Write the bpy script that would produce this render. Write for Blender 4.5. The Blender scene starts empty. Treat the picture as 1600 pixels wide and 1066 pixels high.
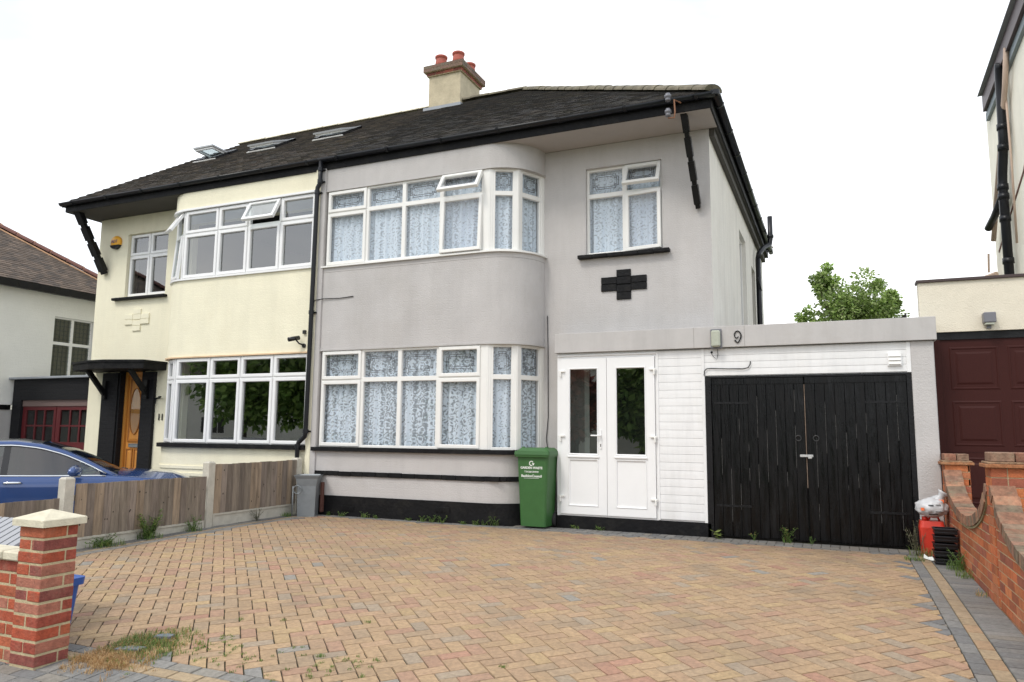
import bpy, bmesh, math, random
from mathutils import Vector, Matrix
R_ = math.radians
PI = math.pi
# ------------------------------------------------------------------ camera, sky, sun
sc = bpy.context.scene
cam = bpy.data.cameras.new('camera'); co = bpy.data.objects.new('camera', cam); sc.collection.objects.link(co)
YAW, PITCH, ROLL = .4117, .1221, .0087
fwd = Vector((-math.sin(YAW)*math.cos(PITCH), math.cos(YAW)*math.cos(PITCH), math.sin(PITCH)))
rt = Vector((math.cos(YAW), math.sin(YAW), 0)); up = rt.cross(fwd)
r2 = rt*math.cos(ROLL)+up*math.sin(ROLL); u2 = -rt*math.sin(ROLL)+up*math.cos(ROLL)
co.matrix_world = Matrix(((r2.x,u2.x,-fwd.x,1.4906),(r2.y,u2.y,-fwd.y,-9.6778),(r2.z,u2.z,-fwd.z,1.30),(0,0,0,1)))
cam.sensor_width = 36; cam.lens = 36*1146.97/1600; cam.clip_start = .05; cam.clip_end = 2000
sc.camera = co
SUN_EL, SUN_AZ = 52, 205      # azimuth clockwise from +Y
w = bpy.data.worlds.new("World"); sc.world = w; w.use_nodes = True
nt = w.node_tree; nt.nodes.clear()
def wn(t, **k):
    n = nt.nodes.new(t)
    for a, b in k.items(): setattr(n, a, b)
    return n
sky = wn('ShaderNodeTexSky', sky_type='NISHITA', sun_disc=False, sun_elevation=R_(SUN_EL), sun_rotation=R_(SUN_AZ), dust_density=3, air_density=1)
bg1 = wn('ShaderNodeBackground'); bg1.inputs[1].default_value = .12; nt.links.new(sky.outputs[0], bg1.inputs[0])
tc = wn('ShaderNodeTexCoord'); mp = wn('ShaderNodeMapping'); mp.inputs['Scale'].default_value = (1, 1, 2.6)
nt.links.new(tc.outputs['Generated'], mp.inputs[0])
noi = wn('ShaderNodeTexNoise'); noi.inputs['Scale'].default_value = 1.7; noi.inputs['Detail'].default_value = 5
nt.links.new(mp.outputs[0], noi.inputs['Vector'])
cr = wn('ShaderNodeValToRGB'); cr.color_ramp.elements[0].position = .40; cr.color_ramp.elements[0].color = (.57, .64, .72, 1)
cr.color_ramp.elements[1].position = .60; cr.color_ramp.elements[1].color = (1, 1, 1, 1)
nt.links.new(noi.outputs[0], cr.inputs[0])
bg2 = wn('ShaderNodeBackground'); bg2.inputs[1].default_value = 1.3; nt.links.new(cr.outputs[0], bg2.inputs[0])
mx = wn('ShaderNodeMixShader'); mx.inputs[0].default_value = .88
nt.links.new(bg1.outputs[0], mx.inputs[1]); nt.links.new(bg2.outputs[0], mx.inputs[2])
wo = wn('ShaderNodeOutputWorld'); nt.links.new(mx.outputs[0], wo.inputs[0])
sl = bpy.data.lights.new('sun', 'SUN'); so = bpy.data.objects.new('sun', sl); sc.collection.objects.link(so)
sl.energy = 1.1; sl.angle = R_(14); sl.color = (1, .95, .87)
sd = Vector((math.sin(R_(SUN_AZ))*math.cos(R_(SUN_EL)), math.cos(R_(SUN_AZ))*math.cos(R_(SUN_EL)), math.sin(R_(SUN_EL))))
so.rotation_euler = sd.to_track_quat('Z', 'Y').to_euler(); so.location = (0, -15, 20)
sc.view_settings.view_transform = 'Standard'; sc.view_settings.look = 'None'; sc.view_settings.exposure = .52; sc.view_settings.gamma = 1
sc.cycles.max_bounces = 8; sc.cycles.transparent_max_bounces = 24
rnd = random.Random(7)
# ------------------------------------------------------------------ materials
MATS = {}
def mat(name, col=(.5,.5,.5), rough=.6, attr=False, var=0, vscale=3, bump=0, bscale=40, spec=.5, metal=0, stain=None, sscale=1.5, samt=.5, stretch=None, coat=0, rvar=0, bdet=4, streak=0, kscale=5):
    if name in MATS: return MATS[name]
    m = bpy.data.materials.new(name); m.use_nodes = True; MATS[name] = m
    t = m.node_tree; N = t.nodes; L = t.links; b = N['Principled BSDF']
    b.inputs['Roughness'].default_value = rough; b.inputs['Metallic'].default_value = metal
    b.inputs['Specular IOR Level'].default_value = spec; b.inputs['Coat Weight'].default_value = coat; b.inputs['Coat Roughness'].default_value = .05
    tc = N.new('ShaderNodeTexCoord'); vec = tc.outputs['Object']
    if stretch:
        mpn = N.new('ShaderNodeMapping'); mpn.inputs['Scale'].default_value = stretch; L.new(vec, mpn.inputs[0]); vec = mpn.outputs[0]
    if attr:
        a = N.new('ShaderNodeAttribute'); a.attribute_name = 'Col'; cur = a.outputs['Color']
    else:
        a = N.new('ShaderNodeRGB'); a.outputs[0].default_value = (*col, 1); cur = a.outputs[0]
    if var:
        n = N.new('ShaderNodeTexNoise'); n.inputs['Scale'].default_value = vscale; n.inputs['Detail'].default_value = 6; n.inputs['Roughness'].default_value = .65; L.new(vec, n.inputs['Vector'])
        mr = N.new('ShaderNodeMapRange'); mr.inputs['From Min'].default_value = .3; mr.inputs['From Max'].default_value = .7
        mr.inputs['To Min'].default_value = 1-var; mr.inputs['To Max'].default_value = 1+var; L.new(n.outputs[0], mr.inputs[0])
        hv = N.new('ShaderNodeVectorMath'); hv.operation = 'SCALE'; L.new(cur, hv.inputs[0]); L.new(mr.outputs[0], hv.inputs['Scale']); cur = hv.outputs[0]
    if stain:
        n = N.new('ShaderNodeTexNoise'); n.inputs['Scale'].default_value = sscale; n.inputs['Detail'].default_value = 8; n.inputs['Roughness'].default_value = .7; L.new(vec, n.inputs['Vector'])
        mr = N.new('ShaderNodeMapRange'); mr.inputs['From Min'].default_value = .5; mr.inputs['From Max'].default_value = .72; mr.inputs['To Max'].default_value = samt; L.new(n.outputs[0], mr.inputs[0])
        mc = N.new('ShaderNodeMix'); mc.data_type = 'RGBA'; L.new(mr.outputs[0], mc.inputs['Factor']); L.new(cur, mc.inputs[6]); mc.inputs[7].default_value = (*stain, 1); cur = mc.outputs[2]
    if streak:
        mpn = N.new('ShaderNodeMapping'); mpn.inputs['Scale'].default_value = (1,1,.09); L.new(tc.outputs['Object'], mpn.inputs[0])
        n = N.new('ShaderNodeTexNoise'); n.inputs['Scale'].default_value = kscale; n.inputs['Detail'].default_value = 7; n.inputs['Roughness'].default_value = .7; L.new(mpn.outputs[0], n.inputs['Vector'])
        mr = N.new('ShaderNodeMapRange'); mr.inputs['From Min'].default_value = .45; mr.inputs['From Max'].default_value = .75; mr.inputs['To Min'].default_value = 1; mr.inputs['To Max'].default_value = 1-streak; L.new(n.outputs[0], mr.inputs[0])
        hv = N.new('ShaderNodeVectorMath'); hv.operation = 'SCALE'; L.new(cur, hv.inputs[0]); L.new(mr.outputs[0], hv.inputs['Scale']); cur = hv.outputs[0]
    L.new(cur, b.inputs['Base Color'])
    if bump:
        n = N.new('ShaderNodeTexNoise'); n.inputs['Scale'].default_value = bscale; n.inputs['Detail'].default_value = bdet; L.new(vec, n.inputs['Vector'])
        bp = N.new('ShaderNodeBump'); bp.inputs['Strength'].default_value = bump; bp.inputs['Distance'].default_value = .01; L.new(n.outputs[0], bp.inputs['Height']); L.new(bp.outputs[0], b.inputs['Normal'])
    if rvar:
        n = N.new('ShaderNodeTexNoise'); n.inputs['Scale'].default_value = 6; n.inputs['Detail'].default_value = 5; L.new(vec, n.inputs['Vector'])
        mr = N.new('ShaderNodeMapRange'); mr.inputs['From Min'].default_value = .35; mr.inputs['From Max'].default_value = .65; mr.inputs['To Min'].default_value = max(.05, rough-rvar); mr.inputs['To Max'].default_value = rough+rvar
        L.new(n.outputs[0], mr.inputs[0]); L.new(mr.outputs[0], b.inputs['Roughness'])
    return m
def coursed(m, dist=.075, amt=.25, vert=True):
    """faint brick coursing showing through a painted wall: adds a second bump"""
    t = m.node_tree; N = t.nodes; L = t.links; b = N['Principled BSDF']
    tc = N.new('ShaderNodeTexCoord'); sx = N.new('ShaderNodeSeparateXYZ'); L.new(tc.outputs['Object'], sx.inputs[0])
    ad = N.new('ShaderNodeMath'); ad.operation = 'ADD'; L.new(sx.outputs[0], ad.inputs[0]); L.new(sx.outputs[1], ad.inputs[1])
    cb = N.new('ShaderNodeCombineXYZ'); L.new(ad.outputs[0], cb.inputs[0]); L.new(sx.outputs[2], cb.inputs[1])
    br = N.new('ShaderNodeTexBrick'); br.inputs['Scale'].default_value = 1; br.inputs['Brick Width'].default_value = .225; br.inputs['Row Height'].default_value = dist
    br.inputs['Mortar Size'].default_value = .006; br.inputs['Mortar Smooth'].default_value = .6; L.new(cb.outputs[0], br.inputs['Vector'])
    bp = N.new('ShaderNodeBump'); bp.inputs['Strength'].default_value = amt; bp.inputs['Distance'].default_value = .004; bp.invert = True
    L.new(br.outputs['Fac'], bp.inputs['Height'])
    old = b.inputs['Normal'].links
    if old: L.new(old[0].from_socket, bp.inputs['Normal'])
    L.new(bp.outputs[0], b.inputs['Normal'])
def glassm(name, tint=(.9,.95,.95), ior=1.9, wav=.0):
    m = bpy.data.materials.new(name); m.use_nodes = True; t = m.node_tree; N = t.nodes; L = t.links; N.clear()
    o = N.new('ShaderNodeOutputMaterial'); mx = N.new('ShaderNodeMixShader'); tr = N.new('ShaderNodeBsdfTransparent'); gl = N.new('ShaderNodeBsdfGlossy'); fr = N.new('ShaderNodeFresnel')
    tr.inputs[0].default_value = (*tint, 1); gl.inputs['Roughness'].default_value = .004; ge = N.new('ShaderNodeNewGeometry'); io = N.new('ShaderNodeMapRange'); io.inputs['To Min'].default_value = ior; io.inputs['To Max'].default_value = 1/ior; L.new(ge.outputs['Backfacing'], io.inputs[0]); L.new(io.outputs[0], fr.inputs[0])
    L.new(fr.outputs[0], mx.inputs[0]); L.new(tr.outputs[0], mx.inputs[1]); L.new(gl.outputs[0], mx.inputs[2]); L.new(mx.outputs[0], o.inputs[0])
    if wav:
        tc = N.new('ShaderNodeTexCoord'); n = N.new('ShaderNodeTexNoise'); n.inputs['Scale'].default_value = 1.6; L.new(tc.outputs['Object'], n.inputs['Vector'])
        bp = N.new('ShaderNodeBump'); bp.inputs['Strength'].default_value = wav; bp.inputs['Distance'].default_value = .02; L.new(n.outputs[0], bp.inputs['Height']); L.new(bp.outputs[0], gl.inputs['Normal']); L.new(bp.outputs[0], fr.inputs['Normal'])
    MATS[name] = m; return m
def lacem(name, lo=.30, shift=0):
    m = bpy.data.materials.new(name); m.use_nodes = True; t = m.node_tree; N = t.nodes; L = t.links; N.clear()
    o = N.new('ShaderNodeOutputMaterial'); mx = N.new('ShaderNodeMixShader'); tr = N.new('ShaderNodeBsdfTransparent')
    df = N.new('ShaderNodeBsdfDiffuse'); tl = N.new('ShaderNodeBsdfTranslucent'); m2 = N.new('ShaderNodeMixShader'); m2.inputs[0].default_value = .15
    df.inputs[0].default_value = (.78, .87, .94, 1); tl.inputs[0].default_value = (.76, .85, .96, 1)
    L.new(df.outputs[0], m2.inputs[1]); L.new(tl.outputs[0], m2.inputs[2])
    uv = N.new('ShaderNodeUVMap'); n1 = N.new('ShaderNodeTexNoise'); n1.inputs['Scale'].default_value = 7; n1.inputs['Detail'].default_value = 1
    L.new(uv.outputs[0], n1.inputs['Vector'])
    ad = N.new('ShaderNodeVectorMath'); ad.operation = 'MULTIPLY_ADD'; ad.inputs[1].default_value = (.11, .11, .11); L.new(n1.outputs['Color'], ad.inputs[0]); L.new(uv.outputs[0], ad.inputs[2])
    v = N.new('ShaderNodeTexVoronoi'); v.inputs['Scale'].default_value = 8; L.new(ad.outputs[0], v.inputs['Vector'])
    sn = N.new('ShaderNodeMath'); sn.operation = 'MULTIPLY'; sn.inputs[1].default_value = 21; L.new(v.outputs['Distance'], sn.inputs[0])
    s2 = N.new('ShaderNodeMath'); s2.operation = 'SINE'; L.new(sn.outputs[0], s2.inputs[0])
    n2 = N.new('ShaderNodeTexNoise'); n2.inputs['Scale'].default_value = 34; n2.inputs['Detail'].default_value = 2; L.new(uv.outputs[0], n2.inputs['Vector'])
    n3 = N.new('ShaderNodeTexNoise'); n3.inputs['Scale'].default_value = 1; n3.inputs['Detail'].default_value = 2; m3 = N.new('ShaderNodeMapping'); m3.inputs['Scale'].default_value = (12, .25, 1); L.new(uv.outputs[0], m3.inputs[0]); L.new(m3.outputs[0], n3.inputs['Vector'])
    a1 = N.new('ShaderNodeMath'); a1.operation = 'MULTIPLY_ADD'; a1.inputs[1].default_value = .13; L.new(s2.outputs[0], a1.inputs[0]); L.new(n2.outputs[0], a1.inputs[2])
    a2 = N.new('ShaderNodeMath'); a2.operation = 'MULTIPLY_ADD'; a2.inputs[1].default_value = .8; L.new(n3.outputs[0], a2.inputs[0]); L.new(a1.outputs[0], a2.inputs[2])
    mr = N.new('ShaderNodeMapRange'); mr.inputs['From Min'].default_value = .74-shift; mr.inputs['From Max'].default_value = .92-shift; mr.inputs['To Min'].default_value = lo; mr.inputs['To Max'].default_value = .98
    L.new(a2.outputs[0], mr.inputs[0]); L.new(mr.outputs[0], mx.inputs[0]); L.new(tr.outputs[0], mx.inputs[1]); L.new(m2.outputs[0], mx.inputs[2]); L.new(mx.outputs[0], o.inputs[0])
    MATS[name] = m; return m
grey = mat('grey_render', (.50,.48,.47), .85, var=.06, vscale=1.6, bump=.5, streak=.08, bscale=55, stain=(.40,.37,.34), sscale=.9, samt=.35); coursed(grey, amt=.16)
greyp = mat('grey_fascia_paint', (.48,.462,.45), .6, streak=.12, var=.05, vscale=2, bump=.15, bscale=20, stain=(.36,.33,.30), sscale=2.2, samt=.3)
cream = mat('cream_render', (.82,.775,.60), .85, streak=.06, var=.04, vscale=2, bump=.45, bscale=50, stain=(.68,.60,.42), sscale=.8, samt=.3); coursed(cream, amt=.16)
paler = mat('pale_render', (.76,.73,.67), .85, streak=.13, var=.05, vscale=1.5, bump=.4, bscale=45, stain=(.6,.55,.48), sscale=1.2, samt=.4)
whiter = mat('white_render', (.78,.77,.72), .85, var=.04, vscale=2, bump=.4, bscale=40); coursed(whiter, amt=.3)
creamr = mat('cream_pebble_render', (.72,.66,.54), .9, var=.05, vscale=4, bump=.6, bscale=90)
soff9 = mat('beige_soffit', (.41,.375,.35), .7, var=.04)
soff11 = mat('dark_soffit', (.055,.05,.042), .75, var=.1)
upvc = mat('white_upvc', (.80,.79,.76), .32, var=.02, vscale=5)
upvcw = mat('bright_upvc', (.82,.82,.82), .28, var=.015, vscale=5)
clad = mat('white_cladding', (.80,.80,.80), .4, streak=.1, kscale=9, var=.03, vscale=6, stain=(.68,.67,.63), sscale=2.5, samt=.3)
blk = mat('black_paint', (.006,.006,.007), .42, bump=.4, bscale=40, spec=.28, rvar=.15)
blkp = mat('black_plastic', (.008,.009,.012), .36, spec=.35)
blkm = mat('black_masonry_paint', (.006,.006,.007), .6, spec=.2, bump=.8, bscale=25, var=.3, vscale=8, stain=(.06,.055,.045), sscale=5, samt=.22)
blkbrick = mat('black_painted_brick', (.011,.011,.013), .7, spec=.25, bump=.5, bscale=30); coursed(blkbrick, amt=1.0)
gdoorm = mat('black_gloss_boards', (.0025,.0025,.003), .27, bump=.45, bscale=16, spec=.24, stretch=(3, 3, .35), rvar=.16, stain=(.02,.019,.018), sscale=3, samt=.3, bdet=8)
tilem = mat('roof_tile', attr=True, rough=.85, var=.35, vscale=9, bump=.5, bscale=60, stain=(.10,.09,.055), sscale=2.5, samt=.4)
ridgem = mat('ridge_tile_lichen', (.155,.135,.095), .9, var=.4, vscale=6, bump=.7, bscale=40, stain=(.17,.165,.085), sscale=5, samt=.6)
darkhip = mat('dark_hip_tile', (.055,.045,.038), .9, var=.4, vscale=6, bump=.7, bscale=40)
tile13 = mat('brown_roof_tile', attr=True, rough=.85, var=.25, vscale=12, bump=.4, bscale=60)
paverm = mat('block_paver', attr=True, rough=.88, var=.24, vscale=34, bump=.6, bscale=140, stain=(.17,.135,.10), sscale=.9, samt=.55)
sandm = mat('joint_sand', (.038,.030,.019), .95, var=.4, vscale=8, bump=.6, bscale=120, stain=(.045,.07,.015), sscale=1.6, samt=.7)
brickm = mat('red_brick', attr=True, rough=.85, var=.28, vscale=28, bump=.7, bscale=70, stain=(.42,.25,.17), sscale=11, samt=.28)
brick2 = mat('orange_brick', attr=True, rough=.85, var=.22, vscale=25, bump=.6, bscale=70, stain=(.20,.09,.05), sscale=3, samt=.35)
copingm = mat('weathered_brick_coping', attr=True, rough=.9, var=.4, vscale=20, bump=.9, bscale=50, stain=(.21,.2,.13), sscale=7, samt=.7)
mortar = mat('mortar', (.47,.39,.24), .95, var=.2, vscale=20, bump=.7, bscale=90)
stonecap = mat('cast_stone', (.62,.57,.44), .85, var=.12, vscale=14, bump=.5, bscale=70, stain=(.40,.36,.25), sscale=5, samt=.4)
concm = mat('concrete', (.52,.49,.42), .9, var=.12, vscale=10, bump=.5, bscale=60, stain=(.32,.30,.22), sscale=4, samt=.4)
boardm = mat('weathered_board', attr=True, rough=.85, var=.35, vscale=6, bump=.7, bscale=26, stretch=(4, 4, .35), stain=(.065,.045,.03), sscale=5, samt=.6)
maroon = mat('maroon_door', (.045,.0115,.0095), .5, bump=.2, bscale=18, stretch=(5,5,.5), spec=.15)
redwood = mat('maroon_timber', (.105,.012,.015), .45, var=.15)
oakm = mat('orange_wood', (.56,.24,.05), .35, var=.18, vscale=3, stretch=(9,9,.7))
oakd = mat('orange_wood_moulding', (.33,.12,.02), .4)
leadm = mat('lead_came', (.05,.05,.055), .5, metal=.3)
dark = mat('dark_interior', (.035,.034,.032), .9)
room = mat('room_wall', (.16,.15,.14), .9)
lead = mat('lead_flashing', (.30,.32,.35), .6, var=.1)
metalg = mat('galvanised_steel', (.23,.25,.265), .5, var=.15, vscale=6, metal=.35, stain=(.16,.16,.15), sscale=3, samt=.4)
chrome = mat('chrome', (.75,.76,.78), .15, metal=1)
stonech = mat('rendered_stack', (.50,.43,.30), .9, var=.14, vscale=5, bump=.5, bscale=25, stain=(.26,.23,.16), sscale=1.6, samt=.6)
pot = mat('terracotta', (.40,.10,.07), .75, var=.15, vscale=6, stain=(.22,.12,.10), sscale=4, samt=.4)
greenp = mat('green_plastic', (.036,.118,.03), .48, var=.08, vscale=8, bump=.08, bscale=60)
whitep = mat('white_print', (.78,.8,.76), .5)
carblue = mat('blue_car_paint', (.018,.058,.20), .25, coat=1, spec=.5, metal=.25)
carblk = mat('black_car_trim', (.01,.01,.012), .25)
tyrem = mat('tyre_rubber', (.02,.02,.02), .8)
redpl = mat('red_plastic', (.62,.045,.025), .4, var=.06)
bagm = mat('white_plastic_bag', (.55,.55,.56), .4, var=.06, vscale=10)
orangep = mat('orange_print', (.75,.14,.03), .5)
asphalt = mat('asphalt', (.055,.055,.056), .9, var=.2, vscale=20, bump=.5, bscale=150)
pavem = mat('paving_slab', (.25,.24,.22), .9, var=.15, vscale=6, bump=.3, bscale=60)
groundm = mat('garden_ground', (.10,.115,.05), .95, var=.3, vscale=1.2, bump=.5, bscale=30)
steelm = mat('zinc', (.55,.55,.54), .4, metal=.7)
yellowp = mat('yellow_plastic', (.85,.42,.03), .4)
tanpipe = mat('old_pipe', (.48,.36,.28), .6, var=.1)
bluepl = mat('blue_plastic', (.02,.09,.36), .4)
cerm = mat('grey_ceramic', (.16,.16,.18), .35)
copper = mat('rusty_bracket', (.22,.10,.05), .7)
lampg = mat('lamp_glass', (.42,.44,.36), .25, var=.08, vscale=30)
glass9 = glassm('window_glass', tint=(.95,.955,.97), ior=1.6)
glass11 = glassm('mirror_clear_glass', ior=2.85, wav=.03)
glassD = glassm('door_glass', tint=(.6,.66,.64), ior=3.0, wav=.02)
glassC = glassm('car_glass', tint=(.35,.42,.40), ior=2.0)
glassF = glassm('dull_glass', tint=(.6,.66,.6), ior=1.7)
lace = lacem('net_lace', .42); lace2 = lacem('dense_net_lace', .62, .04)
def leafm(name, col, var=.35, tl=.4):
    m = bpy.data.materials.new(name); m.use_nodes = True; t = m.node_tree; N = t.nodes; L = t.links; N.clear()
    o = N.new('ShaderNodeOutputMaterial'); at = N.new('ShaderNodeAttribute'); at.attribute_name = 'Col'
    d = N.new('ShaderNodeBsdfPrincipled'); d.inputs['Roughness'].default_value = .55; tr = N.new('ShaderNodeBsdfTranslucent'); mx = N.new('ShaderNodeMixShader'); mx.inputs[0].default_value = tl
    L.new(at.outputs['Color'], d.inputs['Base Color']); L.new(at.outputs['Color'], tr.inputs[0]); L.new(d.outputs[0], mx.inputs[1]); L.new(tr.outputs[0], mx.inputs[2]); L.new(mx.outputs[0], o.inputs[0])
    MATS[name] = m; return m
leaf = leafm('foliage', None)
bark = mat('bark', (.10,.08,.06), .9, bump=.8, bscale=20)
# ------------------------------------------------------------------ mesh helpers
class MB:
    def __init__(s): s.v=[]; s.f=[]; s.c=[]; s.m=[]; s.mats=[]; s.M=Matrix.Identity(4); s.col=(1,1,1); s.mat=None; s.uv=None; s.sm=[]; s.smooth=False
    def mi(s):
        if s.mat is None: return 0
        if s.mat not in s.mats: s.mats.append(s.mat)
        return s.mats.index(s.mat)
    def P(s, p): s.v.append(tuple(s.M @ Vector(p))); return len(s.v)-1
    def F(s, idx): s.f.append(tuple(idx)); s.c.append(s.col); s.m.append(s.mi()); s.sm.append(s.smooth)
    def poly(s, pts): s.F([s.P(p) for p in pts])
    def box(s, x0, x1, y0, y1, z0, z1):
        i = [s.P(p) for p in ((x0,y0,z0),(x1,y0,z0),(x1,y1,z0),(x0,y1,z0),(x0,y0,z1),(x1,y0,z1),(x1,y1,z1),(x0,y1,z1))]
        for q in ((0,3,2,1),(4,5,6,7),(0,1,5,4),(1,2,6,5),(2,3,7,6),(3,0,4,7)): s.F([i[k] for k in q])
    def cbox(s, x0, x1, y0, y1, z0, z1, c=.01):
        """box with chamfered edges"""
        bm = bmesh.new(); bmesh.ops.create_cube(bm, size=1)
        for v in bm.verts: v.co = Vector(((x0+x1)/2+v.co.x*(x1-x0), (y0+y1)/2+v.co.y*(y1-y0), (z0+z1)/2+v.co.z*(z1-z0)))
        bmesh.ops.bevel(bm, geom=bm.edges[:], offset=c, segments=1, affect='EDGES')
        s.bm(bm)
    def bm(s, bm):
        b = [s.P(v.co) for v in bm.verts]; bm.verts.index_update()
        for f in bm.faces: s.F([b[v.index] for v in f.verts])
        bm.free()
    def loft(s, rings, closed=True, caps=True):
        ids = [[s.P(p) for p in r] for r in rings]; n = len(ids[0])
        for a, b in zip(ids, ids[1:]):
            for k in range(n if closed else n-1):
                j = (k+1) % n; s.F((a[k], a[j], b[j], b[k]))
        if caps and closed: s.F(ids[0][::-1]); s.F(ids[-1])
    def tube(s, pts, r, n=8, caps=True):
        pts = [Vector(p) for p in pts]; rings = []; prev = None
        rr = r if isinstance(r, (list, tuple)) else [r]*len(pts)
        for i, p in enumerate(pts):
            d = (pts[min(i+1,len(pts)-1)]-pts[max(i-1,0)]).normalized()
            if prev is None:
                a = d.orthogonal().normalized()
            else:
                a = (prev-d*prev.dot(d)).normalized()
            prev = a; b = d.cross(a)
            rings.append([p+(a*math.cos(2*PI*k/n)+b*math.sin(2*PI*k/n))*rr[i] for k in range(n)])
        s.loft(rings, caps=caps)
    def lathe(s, prof, n=16, c=(0,0,0), axis='Z'):
        rings = []
        for r, h in prof:
            ring = []
            for k in range(n):
                a = 2*PI*k/n; x, y = r*math.cos(a), r*math.sin(a)
                q = {'Z':(x,y,h),'Y':(x,h,-y),'X':(h,x,y)}[axis]; ring.append((c[0]+q[0],c[1]+q[1],c[2]+q[2]))
            rings.append(ring)
        s.loft(rings)
    def ring(s, x0, x1, z0, z1, prof):
        """mitred frame in local XZ; profile of (inset, y)"""
        s.loft([[(x0+i,y,z0+i),(x1-i,y,z0+i),(x1-i,y,z1-i),(x0+i,y,z1-i)] for i, y in prof], caps=False)
    def build(s, name, m=None, parent=None, at=(0,0,0), label=None, cat=None, group=None, kind=None, uvs=None):
        root = parent
        while root is not None and root.parent is not None: root = root.parent
        off = Vector(root.get('_o', (0,0,0))) if root is not None else Vector(at)
        me = bpy.data.meshes.new(name)
        me.from_pydata([tuple(Vector(p)-off) for p in s.v], [], s.f)
        ml = s.mats if s.mats else [m]
        for q in ml: me.materials.append(MATS[q] if isinstance(q, str) else q)
        me.polygons.foreach_set('material_index', s.m); me.polygons.foreach_set('use_smooth', s.sm)
        ca = me.color_attributes.new('Col', 'FLOAT_COLOR', 'CORNER'); buf = []
        for f, c in zip(s.f, s.c): buf += [c[0],c[1],c[2],1]*len(f)
        ca.data.foreach_set('color', buf)
        if uvs is not None:
            u = me.uv_layers.new(name='UVMap'); vi = [0]*len(me.loops); me.loops.foreach_get('vertex_index', vi)
            b2 = []
            for k in vi: b2 += list(uvs(s.v[k]))
            u.data.foreach_set('uv', b2)
        me.update()
        o = bpy.data.objects.new(name, me); sc.collection.objects.link(o)
        if parent is None: o.location = off
        else: o.parent = parent
        return tag(o, label, cat, group, kind)
def tag(o, label=None, cat=None, group=None, kind=None):
    for k, v in (('label',label),('category',cat),('group',group),('kind',kind)):
        if v: o[k] = v
    return o
def thing(name, at, label, cat, group=None):
    o = bpy.data.objects.new(name, None); sc.collection.objects.link(o); o.location = at; o.empty_display_size = .2
    o['_o'] = tuple(at); return tag(o, label, cat, group)
def copy_tree(o, parent=None):
    c = o.copy(); sc.collection.objects.link(c)
    if parent: c.parent = parent
    for ch in list(o.children): copy_tree(ch, c)
    return c
def Mx(p, ang=0): return Matrix.Translation(Vector(p)) @ Matrix.Rotation(ang, 4, 'Z')
def text(s, size, name, m, parent, Mt, depth=.0015, at=(0,0,0), **kw):
    cu = bpy.data.curves.new('t', 'FONT'); cu.body = s; cu.size = size; cu.align_x = 'CENTER'; cu.extrude = depth; cu.resolution_u = 3
    if kw.get('off'): cu.offset = kw['off']
    o = bpy.data.objects.new('t', cu); sc.collection.objects.link(o); bpy.context.view_layer.update()
    dg = bpy.context.evaluated_depsgraph_get(); me = bpy.data.meshes.new_from_object(o.evaluated_get(dg)); bpy.data.objects.remove(o)
    b = MB(); b.M = Mt @ Matrix.Rotation(PI/2, 4, 'X')
    for v in me.vertices: b.P(v.co)
    for p in me.polygons: b.F(list(p.vertices))
    bpy.data.meshes.remove(me)
    return b.build(name, m, parent, at=at)
def gz(x, y):
    T = [(-60,-.30),(-8.6,-.30),(-8.0,-.24),(-7,-.16),(-6,-.10),(-5,-.06),(-4,-.03),(-2,0),(60,0)]
    if x < -6.35 and y < .3: b = -.33
    else: b = 0
    z = T[-1][1]
    for (a, za), (c, zc) in zip(T, T[1:]):
        if a <= y <= c: z = za+(zc-za)*(y-a)/(c-a); break
    return min(z, b+.0) if b else z
# ------------------------------------------------------------------ ground
b = MB()
xs = [-400,-60,-20,-10,-6.4,-6.3,-4,-2,0,2,2.5,8,60,400]; ys = [-400,-60,-12,-8.6,-8,-7.5,-7,-6.5,-6,-5.5,-5,-4,-3,-2,0,.3,.32,10,60,400]
idx = [[b.P((x, y, gz(x, y)-.03)) for x in xs] for y in ys]
for j in range(len(ys)-1):
    for i in range(len(xs)-1): b.F((idx[j][i], idx[j][i+1], idx[j+1][i+1], idx[j+1][i]))
b.build('ground', groundm, kind='structure')
def sheet(name, m, x0, x1, ysl, dz, z=None):
    b = MB(); p = None
    for y in ysl:
        q = [b.P((x, y, (gz((x0+x1)/2, y) if z is None else z)+dz)) for x in (x0, x1)]
        if p: b.F((p[0], p[1], q[1], q[0]))
        p = q
    return b.build(name, m, kind='structure')
sheet('pavement', pavem, -60, 60, [-10.6,-8.6,-8,-7.6], -.012)
sheet('road', asphalt, -80, 80, [-19,-10.75], -.10, -.30)
b = MB(); b.box(-80,80,-10.75,-10.6,-.45,-.29); b.build('kerb', concm, kind='structure')
sheet('neighbour_driveway', pavem, -14.5, -6.32, [-7.6,-7,-6,-5,-4,-2,-.27], -.004)
sheet('right_driveway', pavem, 2.72, 6.6, [-7.6,-7,-6,-5,-4,-2,0,.4], -.012)
# driveway: joint sand sheet and real blocks
drv = MB(); drv.mat = sandm; p = None
for y in [-7.6,-7,-6.5,-6,-5,-4,-3,-2,-1,.35]:
    q = [drv.P((x, y, gz(0, y)-.004)) for x in (-6.2, 2.6)]
    if p: drv.F((p[0], p[1], q[1], q[0]))
    p = q
drv.mat = paverm
def clip(poly, n, d):
    out = []
    for a, c in zip(poly, poly[1:]+poly[:1]):
        da = a[0]*n[0]+a[1]*n[1]-d; dc = c[0]*n[0]+c[1]*n[1]-d
        if da <= 0: out.append(a)
        if da*dc < 0:
            t = da/(da-dc); out.append((a[0]+(c[0]-a[0])*t, a[1]+(c[1]-a[1])*t))
    return out
TAN = [((.385,.262,.155),9),((.375,.25,.155),5),((.35,.25,.16),4),((.40,.28,.155),2),((.365,.225,.15),2.2),((.32,.25,.18),1.3),((.365,.205,.14),.25),((.27,.245,.21),.12)]
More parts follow.
